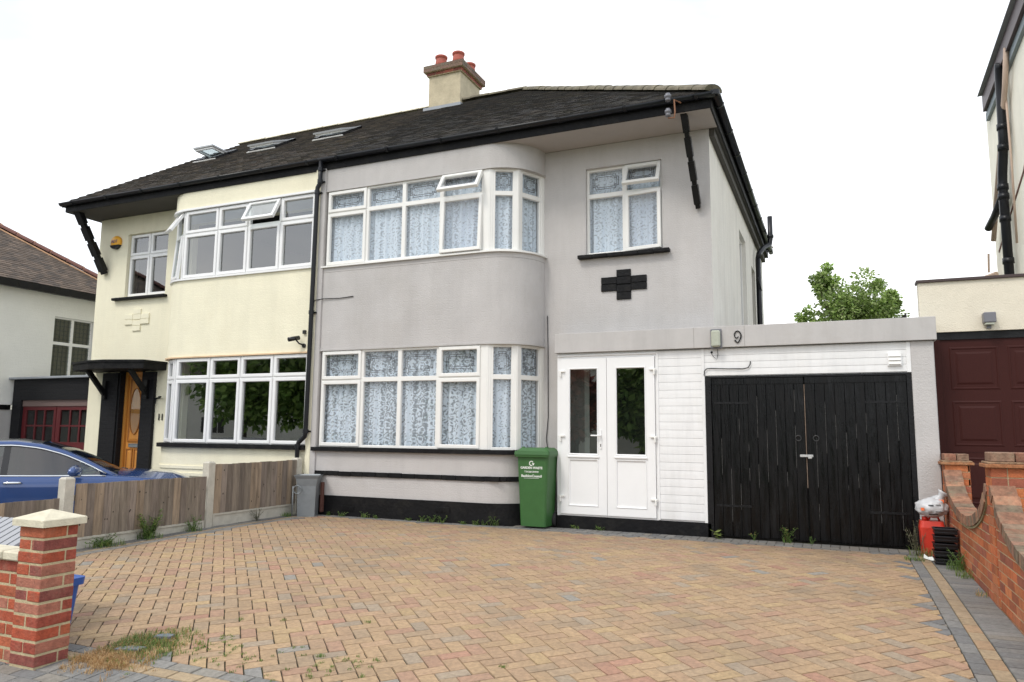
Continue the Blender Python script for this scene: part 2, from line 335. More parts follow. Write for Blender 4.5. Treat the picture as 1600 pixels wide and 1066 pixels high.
GRY = [((.195,.19,.18),4),((.22,.21,.195),3),((.165,.163,.16),3),((.24,.22,.19),1)]
BUF = [((.36,.27,.17),4),((.34,.255,.165),3),((.37,.25,.15),2)]
def pick(pal, jit=.07):
    c = rnd.choices([p[0] for p in pal], [p[1] for p in pal])[0]; k = 1+rnd.uniform(-jit, jit)
    return tuple(min(.9, q*k) for q in c)
def paver(poly, pal):
    if len(poly) < 3: return
    cx = sum(p[0] for p in poly)/len(poly); cy = sum(p[1] for p in poly)/len(poly)
    A = abs(sum(a[0]*c[1]-c[0]*a[1] for a, c in zip(poly, poly[1:]+poly[:1])))/2
    if A < .0004: return
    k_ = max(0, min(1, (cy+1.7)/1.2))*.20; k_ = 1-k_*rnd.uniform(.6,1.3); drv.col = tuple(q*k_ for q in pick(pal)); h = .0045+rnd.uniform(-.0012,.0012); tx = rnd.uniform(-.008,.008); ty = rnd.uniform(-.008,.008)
    R = math.sqrt(A)*.5
    def ins(p, d):
        vx, vy = cx-p[0], cy-p[1]; L = math.hypot(vx, vy) or 1; k = d/L*1.3
        return (p[0]+vx*k, p[1]+vy*k)
    def Z(p, h): return gz(0, p[1])+h+tx*(p[0]-cx)+ty*(p[1]-cy)
    o = [drv.P((*ins(p,.0036), Z(p,-.006))) for p in poly]; t = [drv.P((*ins(p,.0068), Z(p,h))) for p in poly]
    for k in range(len(poly)):
        j = (k+1) % len(poly); drv.F((o[k],o[j],t[j],t[k]))
    drv.F(t)
U = .1015; s2 = math.sqrt(.5)
X0, X1, Y0, Y1 = -5.80, 2.16, -6.22, -.46
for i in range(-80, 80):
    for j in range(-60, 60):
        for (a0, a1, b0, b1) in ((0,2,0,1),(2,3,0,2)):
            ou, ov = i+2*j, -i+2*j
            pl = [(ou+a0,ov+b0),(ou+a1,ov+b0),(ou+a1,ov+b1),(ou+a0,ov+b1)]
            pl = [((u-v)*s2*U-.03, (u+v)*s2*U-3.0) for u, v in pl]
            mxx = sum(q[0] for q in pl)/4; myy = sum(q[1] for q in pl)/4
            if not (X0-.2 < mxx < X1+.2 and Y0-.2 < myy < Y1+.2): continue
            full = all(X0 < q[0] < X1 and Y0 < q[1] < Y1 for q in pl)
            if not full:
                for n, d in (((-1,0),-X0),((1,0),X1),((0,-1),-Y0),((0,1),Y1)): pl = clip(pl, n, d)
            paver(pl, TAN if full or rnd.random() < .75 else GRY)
def row(x0, x1, y0, y1, L, pal, along='x', ph=0):
    a, e = (x0, x1) if along == 'x' else (y0, y1); t = a-ph*L
    while t < e:
        s_, q = max(t, a), min(t+L, e); t += L
        if q-s_ < .02: continue
        paver([(s_,y0),(q,y0),(q,y1),(s_,y1)] if along == 'x' else [(x0,s_),(x1,s_),(x1,q),(x0,q)], pal)
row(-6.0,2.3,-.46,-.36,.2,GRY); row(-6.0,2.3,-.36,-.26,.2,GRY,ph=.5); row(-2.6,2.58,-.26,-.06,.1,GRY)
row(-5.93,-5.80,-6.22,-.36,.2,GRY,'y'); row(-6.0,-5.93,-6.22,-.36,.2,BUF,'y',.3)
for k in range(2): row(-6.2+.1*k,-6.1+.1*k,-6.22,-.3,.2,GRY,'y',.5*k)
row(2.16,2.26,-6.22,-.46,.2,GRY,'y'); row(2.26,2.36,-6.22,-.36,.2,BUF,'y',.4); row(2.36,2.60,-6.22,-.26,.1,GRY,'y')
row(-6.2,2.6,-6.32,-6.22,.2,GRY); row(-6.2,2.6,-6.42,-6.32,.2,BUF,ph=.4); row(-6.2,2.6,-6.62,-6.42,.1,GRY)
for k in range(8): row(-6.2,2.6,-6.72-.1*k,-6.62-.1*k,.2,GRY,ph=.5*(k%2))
drv.build('driveway', None, kind='structure')
# ------------------------------------------------------------------ windows
FR = [(0,.05),(0,0),(.030,0),(.036,.010),(.036,.05)]
SA = [(.012,.03),(.012,-.016),(.018,-.022),(.058,-.022),(.066,-.012),(.066,.03)]
def leading(mb, x0, x1, z0, z1, kind):
    cx, cz = (x0+x1)/2, (z0+z1)/2
    hw = (x1-x0)/2*.78 if kind == 'wide' else min(.13, (x1-x0)/2*.72); hh = (z1-z0)/2*(.62 if kind == 'wide' else .68)
    t = .0065
    for s_ in (1, .80):
        w_, h_ = hw*(1 if s_ == 1 else 1-.045/hw*.6), hh*(1 if s_ == 1 else 1-.045/hh*.6)
        n1, n2 = w_*.22 if kind == 'wide' else w_*.38, h_*.38
        pts = [(-w_,-h_+n2),(-w_,h_-n2),(-w_+n1,h_-n2),(-w_+n1,h_),(w_-n1,h_),(w_-n1,h_-n2),(w_,h_-n2),(w_,-h_+n2),(w_-n1,-h_+n2),(w_-n1,-h_),(-w_+n1,-h_),(-w_+n1,-h_+n2)]
        for (a, c), (e, f) in zip(pts, pts[1:]+pts[:1]):
            xa, xb = sorted((a, e)); za, zb = sorted((c, f))
            mb.box(cx+xa-t/2, cx+xb+t/2, .012, .016, cz+za-t/2, cz+zb+t/2)
class Win:
    """collects the frame, panes, leading, curtain of one window in world coordinates"""
    def __init__(s, fm, gm): s.fr=MB(); s.gls=[]; s.lds=[]; s.ops=[]; s.fm=fm; s.gm=gm
    def setM(s, M):
        s.M = M; s.fr.M = M
    def cell(s, x0, x1, z0, z1, kind='fix', lead=None, open_=0, hinge='top'):
        s.fr.M = s.M; s.fr.ring(x0, x1, z0, z1, FR)
        if open_:
            sb, gb, lb = MB(), MB(), MB()
            if hinge == 'top': T = Matrix.Translation((0,-.005,z1-.012)) @ Matrix.Rotation(-open_, 4, 'X') @ Matrix.Translation((0,0,-(z1-.012)))
            elif hinge == 'left': T = Matrix.Translation((x0+.012,-.005,0)) @ Matrix.Rotation(-open_, 4, 'Z') @ Matrix.Translation((-(x0+.012),0,0))
            else: T = Matrix.Translation((x1-.012,-.005,0)) @ Matrix.Rotation(open_, 4, 'Z') @ Matrix.Translation((-(x1-.012),0,0))
            for q in (sb, gb, lb): q.M = s.M @ T
            sb.ring(x0, x1, z0, z1, SA+[SA[0]]); gb.box(x0+.05, x1-.05, .004, .010, z0+.05, z1-.05)
            if lead: leading(lb, x0+.06, x1-.06, z0+.06, z1-.06, lead)
            s.ops.append((sb, gb, lb if lead else None)); return
        i = .036
        if kind == 'sash': s.fr.ring(x0, x1, z0, z1, SA); i = .066
        g_ = MB(); g_.M = s.M; s.gls.append(g_); g_.poly([(x0+i-.01,.02,z0+i-.01),(x1-i+.01,.02,z0+i-.01),(x1-i+.01,.02,z1-i+.01),(x0+i-.01,.02,z1-i+.01)])
        if lead: l_ = MB(); l_.M = s.M; s.lds.append(l_); leading(l_, x0+i, x1-i, z0+i, z1-i, lead)
    def post(s, x0, x1, z0, z1, y0=-.004, y1=.05): s.fr.M = s.M; s.fr.cbox(x0, x1, y0, y1, z0, z1, .004)
    def build(s, parent, label=None):
        w_ = s.fr.build('window', s.fm, parent, label=label)
        for g_ in s.gls: g_.build('pane', s.gm, w_)
        for l_ in s.lds: l_.build('leading', leadm, w_)
        for sb, gb, lb in s.ops:
            sb.build('open_sash', s.fm, w_)
            gb.build('sash_pane', s.gm, w_)
            if lb: lb.build('sash_leading', leadm, w_)
        return w_
def curtain(parent, path, z0, z1, name='net_curtain', m=None):
    """lace hung along a plan path with soft folds"""
    b = MB(); b.smooth = True; pts = []; L = 0; prev = None
    N = 0
    seg = []
    for (a, c) in zip(path, path[1:]):
        d = Vector((c[0]-a[0], c[1]-a[1], 0)); n = max(2, int(d.length/.012)); nn = Vector((-d.y, d.x, 0)).normalized()
        for k in range(n+(1 if c == path[-1] else 0)): seg.append((Vector((a[0],a[1],0))+d*(k/n), nn, L+d.length*k/n))
        L += d.length
    top = []; bot = []; mid = []
    UVD = {}
    for p, n, l in seg:
        def off(f): return math.sin(l*58+1.3*math.sin(l*7))*.016*f+math.sin(l*23+2)*.010*f
        for lst, z, f in ((top, z1, .6), (mid, (z0+z1)/2, 1), (bot, z0, 1.25)):
            q = p+n*off(f); i = b.P((q.x, q.y, z)); lst.append(i); UVD[b.v[i]] = (l, z)
    for A, B_ in ((bot, mid), (mid, top)):
        for k in range(len(A)-1): b.F((A[k], A[k+1], B_[k+1], B_[k]))
    return b.build(name, m or lace, parent, uvs=lambda v: UVD[v])
def wallp(mb, M, x0, x1, z0, z1, holes=(), depth=.1):
    """wall sheet in local XZ with holes and reveals going to +Y"""
    old = mb.M; mb.M = M
    xs = sorted({x0, x1, *[h[0] for h in holes], *[h[1] for h in holes]}); zs = sorted({z0, z1, *[h[2] for h in holes], *[h[3] for h in holes]})
    for a, c in zip(xs, xs[1:]):
        for e, f in zip(zs, zs[1:]):
            mx_, mz_ = (a+c)/2, (e+f)/2
            if any(h[0] < mx_ < h[1] and h[2] < mz_ < h[3] for h in holes): continue
            mb.poly([(a,0,e),(c,0,e),(c,0,f),(a,0,f)])
    for h in holes:
        a, c, e, f = h
        mb.poly([(a,0,e),(a,depth,e),(a,depth,f),(a,0,f)]); mb.poly([(c,0,e),(c,0,f),(c,depth,f),(c,depth,e)])
        mb.poly([(a,0,f),(a,depth,f),(c,depth,f),(c,0,f)]); mb.poly([(a,0,e),(c,0,e),(c,depth,e),(a,depth,e)])
    mb.M = old
XP = -6.03
def baypath(mir, y0=-.28, r=.66, x_end=None, n=14, start=None):
    """plan outline of the rounded bay from the party wall to the main wall"""
    cx = -3.05; yc = .39; r = yc-y0
    pts = [(start if start is not None else -5.94, y0)]
    for k in range(n+1):
        a = -PI/2+PI/2*k/n; pts.append((cx+r*math.cos(a), yc+r*math.sin(a)))
    if mir: pts = [(2*XP-x, y) for x, y in pts]
    return pts
def band(mb, path, z0, z1, back=.39, top=True, bot=True, smooth=True):
    n = len(path); lo = [mb.P((x,y,z0)) for x, y in path]; hi = [mb.P((x,y,z1)) for x, y in path]
    mb.smooth = smooth
    for k in range(n-1): mb.F((lo[k], lo[k+1], hi[k+1], hi[k]))
    mb.smooth = False
    for z, ok in ((z0, bot), (z1, top)):
        if ok: mb.poly([(x,y,z) for x, y in path]+[(path[0][0], back, z)])
    x, y = path[0]; mb.poly([(x,y,z0),(x,y,z1),(x,back,z1),(x,back,z0)])
def roofz(y): return 5.70+.6358*(y+.33)
# facet corner points of the bay window
FC = [(-5.90,-.26),(-3.0,-.26),(-2.62,-.075),(-2.40,.385)]
def seg_M(p, q):
    a = math.atan2(q[1]-p[1], q[0]-p[0]); return Mx((p[0],p[1],0), a), math.hypot(q[0]-p[0], q[1]-p[1])
def bay_window(parent, mir, lvl, fm, gm):
    W = Win(fm, gm)
    if not mir:
        z0, z1, zt = ((1.035,2.53,2.065) if lvl == 0 else (3.90,5.135,4.77))
        W.setM(Mx((0,-.26,0)))
        X = [-5.90,-5.14,-4.465,-3.80,-3.10]
        kinds = ['sash','fix','fix','sash']
        for k in range(4):
            op = k == 3 and lvl == 1
            W.cell(X[k], X[k+1], zt, z1, kinds[k], 'wide', open_=R_(33) if op else 0)
            W.cell(X[k], X[k+1], z0, zt, kinds[k], None, open_=R_(3.5) if op else 0, hinge='top')
        W.post(-3.10, -2.985, z0, z1)
        for (p, q, last) in ((FC[1], FC[2], 0), (FC[2], FC[3], 1)):
            M, L = seg_M(p, q); W.setM(M); W.post(-.015, .05, z0, z1); W.cell(.05, L-.05, zt, z1, 'fix', 'narrow'); W.cell(.05, L-.05, z0, zt, 'fix'); W.post(L-.05, L+.015, z0, z1)
    else:
        z0, z1, zt = ((1.05,2.51,2.14) if lvl == 0 else (3.93,5.16,4.74))
        W.setM(Mx((0,-.26,0)))
        X = [-9.03,-8.24,-7.565,-6.865,-6.14]
        for k in range(4):
            op = k == 2 and lvl == 1
            W.cell(X[k], X[k+1], zt, z1, 'sash', open_=R_(28) if op else 0)
            W.cell(X[k], X[k+1], z0, zt, 'sash')
        P = [(2*XP-x, y) for x, y in FC][::-1]
        for k in (0, 1):
            M, L = seg_M(P[k], P[k+1]); W.setM(M); W.post(-.015, .04, z0, z1)
            op = lvl == 1 and k == 1
            W.cell(.04, L-.04, zt, z1, 'sash', open_=R_(32) if op else 0); W.cell(.04, L-.04, z0, zt, 'sash', open_=R_(4) if op else 0); W.post(L-.04, L+.015, z0, z1)
    return W
def interior(parent, x0, x1, y0, y1, z0, z1, m=dark):
    b = MB(); i = [(x0,y0,z0),(x1,y0,z0),(x1,y1,z0),(x0,y1,z0),(x0,y0,z1),(x1,y0,z1),(x1,y1,z1),(x0,y1,z1)]; i = [b.P(p) for p in i]
    for q in ((0,1,2,3),(4,7,6,5),(1,5,6,2),(2,6,7,3),(3,7,4,0)): b.F([i[k] for k in q])
    return b.build('room_interior', m, parent)
# ------------------------------------------------------------------ tiles
def tilecol(pal): 
    c = rnd.choice(pal); k = rnd.uniform(.78, 1.22); return tuple(q*k for q in c)
T9 = [(.045,.042,.039),(.055,.048,.043),(.038,.035,.034),(.066,.055,.047),(.044,.040,.039)]
T11 = [(.066,.058,.050),(.088,.073,.060),(.050,.045,.041),(.112,.090,.072),(.072,.06,.054)]
T13 = [(.115,.085,.066),(.098,.075,.06),(.135,.10,.077),(.08,.063,.053)]
def tiled(mb, O, U_, V_, W_, inside, pal, gauge=.10, tw=.165, nu=100, nv=60, th=.014, u0=0):
    """tiles over the plane O+u*U+v*V (W = normal); inside(u,v) says where the slope is"""
    O, U_, V_, W_ = Vector(O), Vector(U_), Vector(V_), Vector(W_)
    for r in range(nv):
        v0 = r*gauge
        for c in range(nu):
            u = u0+(c+(.5 if r % 2 else 0))*tw
            if not inside(u+tw/2, v0+gauge/2): continue
            mb.col = tilecol(pal); j = rnd.uniform(-.003,.003); k = rnd.uniform(-.002,.003)
            a = O+U_*(u+.002)+V_*(v0+j); c2 = O+U_*(u+tw-.002)+V_*(v0+j); e = O+U_*(u+tw-.002)+V_*(v0+gauge+.02); f = O+U_*(u+.002)+V_*(v0+gauge+.02)
            h = W_*(th+k); g = W_*.002
            i = [mb.P(p) for p in (a+h, c2+h, e+g, f+g, a, c2)]
            mb.F((i[0],i[1],i[2],i[3])); mb.F((i[4],i[5],i[1],i[0])); mb.F((i[1],i[5],i[2])); mb.F((i[4],i[0],i[3]))
def ridge_run(mb, A, B_, r=.10, L=.45, up=(0,0,1)):
    A, B_ = Vector(A), Vector(B_); d = (B_-A); n = max(1, round(d.length/L)); d.normalize(); up = Vector(up); side = d.cross(up).normalized(); upp = side.cross(d).normalized(); step = (B_-A).length/n
    for k in range(n):
        p0 = A+d*(k*step+.006); p1 = A+d*((k+1)*step-.004); rr = r*rnd.uniform(.96, 1.05); up_ = rnd.uniform(-.004, .006)
        rings = []
        for p, q in ((p0, rr), (p1, rr*.94)):
            rings.append([p+side*(q*1.25*math.cos(t))+upp*(q*math.sin(t)*.85-.03+up_) for t in [PI*j/8 for j in range(9)]])
        mb.loft(rings, closed=False); mb.poly(rings[0]); mb.poly(rings[1][::-1])
ZE = 5.70; ROOFW = 4.53; ZR = ZE+.6358*ROOFW+.0
nrm = Vector((0,-.6358,1)).normalized(); SLP = math.sqrt(1+.6358**2)
def semi_roof(parent, mir, pal, skip=()):
    sg = -1 if mir else 1
    xe = .26 if not mir else 2*XP-.26
    X = lambda x: x
    b = MB(); b.mat = tilem
    # front slope
    def ins(u, v):
        x = XP+sg*u; y = v/SLP
        if any(a <= x <= c and e <= y-.33 <= f for a, c, e, f in skip): return False
        return -.05 < u and y < ROOFW and abs(xe-XP)-u > y
    if not mir: tiled(b, (XP,-.33,ZE), (1,0,0), (0,1/SLP,.6358/SLP), nrm, ins, pal, nu=44, nv=56)
    else:
        tiled(b, (XP-6.3,-.33,ZE), (1,0,0), (0,1/SLP,.6358/SLP), nrm, lambda u, v: u < 6.3 and v/SLP < ROOFW, pal, nu=44, nv=56)
    # side slope (plain courses)
    W_ = Vector((sg*.6358,0,1)).normalized()
    DY = 9.1
    if not mir: tiled(b, (xe,-.33 if not mir else DY-.33,ZE), (0,1*sg,0), (-sg/SLP,0,.6358/SLP), W_, lambda u, v: (v/SLP < min(u, DY-u)) and v/SLP < ROOFW, pal, nu=60, nv=56)
    b.mat = soff11; b.col = (1,1,1)
    xr = xe-sg*ROOFW if not mir else xe; y0, y1, ym = -.33, DY-.33, DY/2-.33
    # closed deck under the tiles and plain back slope
    dz = -.012
    F4 = [(XP,y0,ZE+dz),(xe,y0,ZE+dz),(xr,ym,ZR+dz),(XP,ym,ZR+dz)]; b.poly(F4)
    if not mir: b.poly([(xe,y0,ZE+dz),(xe,y1,ZE+dz),(xr,ym,ZR+dz)])
    b.mat = tilem; b.col = pal[0]; b.poly([(xe,y1,ZE+.01),(XP,y1,ZE+.01),(XP,ym,ZR+.01),(xr,ym,ZR+.01)])
    rf = b.build('roof', None, parent)
    b = MB(); b.smooth = False
    ridge_run(b, (XP,ym,ZR+.05), (xr,ym,ZR+.05), r=.10 if not mir else .07)
    b.build('ridge_tiles', ridgem if not mir else stonecap, rf)
    if mir:
        b = MB(); b.poly([(-12.12,.05,5.53),(-12.12,y1-.3,5.53),(-12.12,ym,ZR-.06)]); b.build('gable_wall', cream, rf); b = MB(); b.loft([[(xe,y,z-.10),(xe,y,z-.005),(xe+.03,y,z-.005),(xe+.03,y,z-.10)] for y, z in ((y0,ZE),(ym,ZR),(y1,ZE))]); b.build('bargeboard', blkm, rf)
        return rf
    b = MB(); hr = .105 if not mir else .05; hz = .04 if not mir else .025; ridge_run(b, (xe-sg*.02,y0+.02,ZE+hz), (xr,ym,ZR+hz), r=hr, L=.33); ridge_run(b, (xe-sg*.02,y1-.02,ZE+hz), (xr,ym,ZR+hz), r=hr, L=.33)
    b.build('hip_tiles', ridgem if not mir else darkhip, rf)
    return rf
def gutter_run(mb, pts, r=.058):
    """half-round gutter along straight runs, with union brackets"""
    for A, B_ in zip(pts, pts[1:]):
        A, B_ = Vector(A), Vector(B_); d = (B_-A).normalized(); side = Vector((d.y,-d.x,0))
        def ringp(p, q, t0=PI, t1=2*PI, n=8): return [p+side*(q*math.cos(t))+Vector((0,0,q*math.sin(t)*.95)) for t in [t0+(t1-t0)*j/n for j in range(n+1)]]
        def prof(p, q): return ringp(p, q)+ringp(p, q-.006)[::-1]
        mb.smooth = True; mb.loft([prof(A, r), prof(B_, r)]); mb.smooth = False
        n = int((B_-A).length/.95)
        for k in range(n+1):
            p = A+d*(.35+k*.95)
            if (p-A).length > (B_-A).length-.05: break
            mb.loft([prof(p-d*.022, r+.008), prof(p+d*.022, r+.008)])
    mb.smooth = False
def strut(parent, A, B_, wdt=.09, dep=.10, label=None):
    """notched timber eaves strut from A (top) to B (foot)"""
    b = MB(); A, B_ = Vector(A), Vector(B_); d = (B_-A).normalized(); x = Vector((1,0,0)); x = (x-d*x.dot(d)).normalized(); y = d.cross(x); L = (B_-A).length
    n = 4; t = 0
    for k in range(n):
        a = L*k/n; c = L*(k+1)/n
        for s0, s1, q in ((a, c-.06, 1), (c-.06, c, .72)):
            P0, P1 = A+d*s0, A+d*s1
            rg = [[p+x*(sx*wdt/2*q)+y*(sy*dep/2*q) for sx, sy in ((-1,-1),(1,-1),(1,1),(-1,1))] for p in (P0, P1)]
            b.loft(rg)
    return b.build('roof_bracket', blk, parent, label=label)
def tcross(parent, cx, m, y=.39, th=.02):
    b = MB()
    cols = [(-.33,-.11,3.30,3.51),(-.105,.105,3.17,3.385),(-.105,.105,3.395,3.61),(.11,.33,3.30,3.51)]
    for x0, x1, z0, z1 in cols:
        for k in range(2):
            zm = z0+(z1-z0)*k/2
            b.cbox(cx+x0+rnd.uniform(-.004,.004), cx+x1+rnd.uniform(-.004,.004), y-th-rnd.uniform(0,.004), y+.01, zm+.003, zm+(z1-z0)/2-.003, .004)
    for x0, x1, z0, z1 in ((-.325,.325,3.305,3.505),(-.1,.1,3.175,3.3),(-.1,.1,3.51,3.605)): b.box(cx+x0,cx+x1,y-.008,y+.01,z0,z1)
    return b.build('tile_cross', m, parent)
# ------------------------------------------------------------------ number 9 house
h9 = thing('house', (-2.9,.39,0), 'grey rendered semi-detached house with lace curtained rounded bay and black roof tiles', 'house')
b = MB(); b.mat = grey; HW = [(-1.735,-.61,3.87,5.17),(-5.9,-2.52,1.0,2.53),(-5.9,-2.52,3.88,5.13)]
wallp(b, Mx((0,.39,0)), -5.94, .06, 0, 5.51, HW, .09)
b.mat = paler; 
wallp(b, Mx((.06,.39,0), PI/2), 0, 8.31, 0, 5.51, [(3.45,4.5,3.2,4.98),(5.55,6.3,3.2,4.75)], .12)
b.poly([(.06,8.70,0),(-6.03,8.70,0),(-6.03,8.70,5.51),(.06,8.70,5.51)])
b.build('wall', None, h9)
b = MB(); b.smooth = False
pth = baypath(False)
band(b, pth, 0, 1.0, top=False); band(b, pth, 2.535, 3.875); band(b, pth, 5.14, 5.53, top=False)
b.cbox(-6.03, -5.93, -.31, .1, 0, 5.53, .006)
b.build('bay_wall', grey, h9)
b = MB(); pb = baypath(False, -.30, start=-5.93); band(b, pb, 0, .30); b.build('plinth', blkm, h9)
for x0, x1 in ((-3.77,-3.54),(-5.40,-5.17)):
    b = MB()
    b.box(x0, x1, -.312, -.29, .085+(.06 if x0 > -4 else 0), .155+(.06 if x0 > -4 else 0))
    for k in range(8): b.box(x0+.012+k*.027, x0+.03+k*.027, -.317, -.30, .10+(.06 if x0 > -4 else 0), .14+(.06 if x0 > -4 else 0))
    b.build('air_brick', blkm, h9)
b = MB()
x = -5.93
while x < -3.0: # tile band
    b.cbox(x+.003, x+.222, -.305-rnd.uniform(0,.004), -.27, .600+rnd.uniform(-.003,.003), .668+rnd.uniform(-.003,.003), .004); x += .225
n = 5
pa = baypath(False, -.307, n=12)[1:]
for (p, q) in zip(pa[::2], pa[2::2]):
    M, L = seg_M(p, q); b.M = M; b.cbox(.003, L-.003, 0, .04, .600, .668, .004)
b.M = Matrix.Identity(4)
b.build('brick_band', blkm, h9)
b = MB(); band(b, baypath(False, -.345, start=-5.99), .972, 1.03); b.build('sill', blkm, h9, label='black tiled sill below the ground floor bay')
b = MB(); band(b, baypath(False, -.318, start=-5.96), 3.873, 3.898); b.build('sill', upvc, h9, label='thin white sill below the upper bay window')
for za, zb in ((5.135,5.155),(2.53,2.552)): b = MB(); band(b, baypath(False, -.292, start=-5.93), za, zb); b.build('drip_moulding', greyp, h9)
b = MB(); band(b, baypath(False, -.2812, start=-5.93), 3.795, 3.7985); b.build('render_crack', mat('crack', (.17,.15,.13), .9), h9)
for lvl in (0, 1):
    W = bay_window(h9, False, lvl, upvc, glass9); wd = W.build(h9, label='upper bay window with one top light propped open' if lvl else 'ground floor bay window with leaded top lights')
    z0, z1 = ((1.04,2.52) if lvl == 0 else (3.90,5.13))
    curtain(wd, [(-5.88,-.17),(-3.03,-.17),(-2.70,-.02),(-2.52,.36)], z0+.02, z1-.005, m=lace2 if lvl else lace)
    interior(h9, -5.92, -2.45, .395, 4, (0 if lvl == 0 else 2.7), (2.52 if lvl == 0 else 5.3), room)
W = Win(upvc, glass9); W.setM(Mx((0,.45,0)))
W.cell(-1.735,-1.165,4.76,5.17,'fix','wide'); W.cell(-1.735,-1.165,3.87,4.76,'fix')
W.cell(-1.165,-.61,4.76,5.17,'sash','wide',open_=R_(30)); W.cell(-1.165,-.61,3.87,4.76,'sash',None,open_=R_(7),hinge='left')
wd = W.build(h9, label='small upper window with both right sashes ajar'); curtain(wd, [(-1.72,.55),(-.63,.55)], 3.88, 5.16, m=lace2); interior(h9, -1.8, -.2, .7, 3, 3.2, 5.3, room)
b = MB()
for k in range(6): b.cbox(-1.84+k*.223, -1.84+k*.223+.221, .30, .42, 3.80+rnd.uniform(-.003,.003), 3.852, .006)
b.build('sill', blkm, h9, label='black tiled sill below the small upper window')
tcross(h9, -1.17, blkm)
for ya, yb, za, zb in ((3.85,4.88,3.2,4.98),(5.94,6.69,3.2,4.75)):
    W = Win(upvc, glass9); W.setM(Mx((-.03,.0,0), PI/2)); W.cell(ya, yb, za, zb, 'sash'); wd = W.build(h9); 
    q = MB(); q.box(-.5,-.45,ya,yb,za,zb); q.build('room_interior', room, h9)
rf9 = semi_roof(h9, False, T9)
b = MB(); b.box(XP, .20, -.30, -.275, 5.51, 5.665); b.box(.175, .20, -.275, 8.75, 5.51, 5.665); b.build('fascia', blkm, h9)
b = MB(); b.box(XP, .175, -.275, .385, 5.512, 5.53); b.build('soffit', soff9, h9)
b = MB(); b.box(.065, .175, .385, 8.7, 5.505, 5.53); b.box(.062,.135,.395,8.7,5.40,5.505); b.build('side_soffit', soff11, h9)
b = MB(); gutter_run(b, [(XP+.0,-.36,5.675),(.26,-.36,5.675),(.26,8.85,5.67)]); b.lathe([(.001,-.03),(.064,-.03),(.064,.03),(.001,.03)], 12, (.255,-.355,5.665), 'Z'); b.build('gutter', blkp, h9)
strut(h9, (-.175,-.2,5.54), (-.10,.345,4.37), .085, .09)
b = MB(); b.smooth = True   # downpipe on the party line
b.tube([(-6.0,-.37,5.64),(-6.0,-.37,5.30),(-6.005,-.37,5.26),(-6.045,-.37,5.20),(-6.05,-.37,5.15),(-6.08,-.37,1.26),(-6.09,-.37,1.19),(-6.21,-.37,1.09),(-6.225,-.37,1.03),(-6.225,-.37,.2)], .036, 10)
b.smooth = False
for z in (5.5, 5.30, 5.12, 3.15, 1.27, 1.04): 
    x = {5.5:-6.0,5.30:-6.0,5.12:-6.05,3.15:-6.065,1.27:-6.08,1.04:-6.225}[z]; b.lathe([(.03,-.03),(.044,-.03),(.044,.03),(.03,.03)], 12, (x,-.37,z)); b.box(x-.06,x+.06,-.335,-.30,z-.012,z+.012)
b.build('downpipe', blkp, h9, label='black downpipe on the join between the two houses')
b = MB(); b.smooth = True
b.tube([(.15,6.5,2.2),(.15,6.5,5.0)], .055, 10); b.tube([(.15,6.5,5.0),(.17,6.52,5.12),(.24,6.8,5.3),(.36,7.0,5.42),(.38,7.02,5.55),(.38,7.02,6.05)], .055, 10)
b.lathe([(.07,-.03),(.07,.03)], 12, (.38,7.02,5.60)); b.tube([(.15,6.3,4.55),(.2,6.5,4.3)], .014, 6)
b.build('soil_pipe', blkp, h9)
# chimney
b = MB(); b.box(-6.60,-5.80,4.03,5.0,7.9,9.25); ch = b.build('chimney', stonech, h9)
b = MB()
def brick_course(mb, x0, x1, y0, y1, z0, z1, pal, L=.225):
    off = rnd.choice((0, .5))
    for face in range(4):
        a, e = ((x0, x1), (y0, y1), (x0, x1), (y0, y1))[face]; t = a-off*L
        while t < e-.01:
            s_, q = max(t, a), min(t+L, e); t += L
            if q-s_ < .02: continue
            mb.col = tilecol(pal)
            if face == 0: mb.box(s_+.004,q-.004,y0-.001,y0+.02,z0+.004,z1-.004)
            elif face == 2: mb.box(s_+.004,q-.004,y1-.02,y1+.001,z0+.004,z1-.004)
            elif face == 1: mb.box(x0-.001,x0+.02,s_+.004,q-.004,z0+.004,z1-.004)
            else: mb.box(x1-.02,x1+.001,s_+.004,q-.004,z0+.004,z1-.004)
RB = [(.26,.075,.05),(.22,.07,.05),(.30,.09,.06)]; DB = [(.17,.11,.08),(.14,.11,.08),(.2,.12,.09)]
b.mat = brickm
brick_course(b, -6.64,-5.76,3.99,5.04,9.25,9.325,RB); brick_course(b, -6.70,-5.70,3.93,5.10,9.325,9.40,DB); brick_course(b, -6.70,-5.70,3.93,5.10,9.40,9.475,DB)
b.mat = mortar; b.box(-6.635,-5.765,3.995,5.035,9.24,9.325); b.box(-6.695,-5.705,3.935,5.095,9.325,9.47); b.box(-6.60,-5.80,4.05,4.98,9.47,9.50)
b.build('chimney_head', None, ch)
for x, y, h in ((-6.37,4.16,.27),(-5.93,4.16,.27),(-5.93,4.72,.27)):
    b = MB(); b.smooth = True; b.lathe([(.145,0),(.135,.10),(.12,h-.08),(.118,h-.06),(.14,h-.05),(.145,h-.01),(.135,h),(.10,h),(.10,h-.1)], 18, (x,y,9.48)); b.build('chimney_pot', pot, ch)
b = MB(); b.box(-6.64,-5.70,3.86,4.03,8.30,8.44); b.build('lead_flashing', lead, ch)
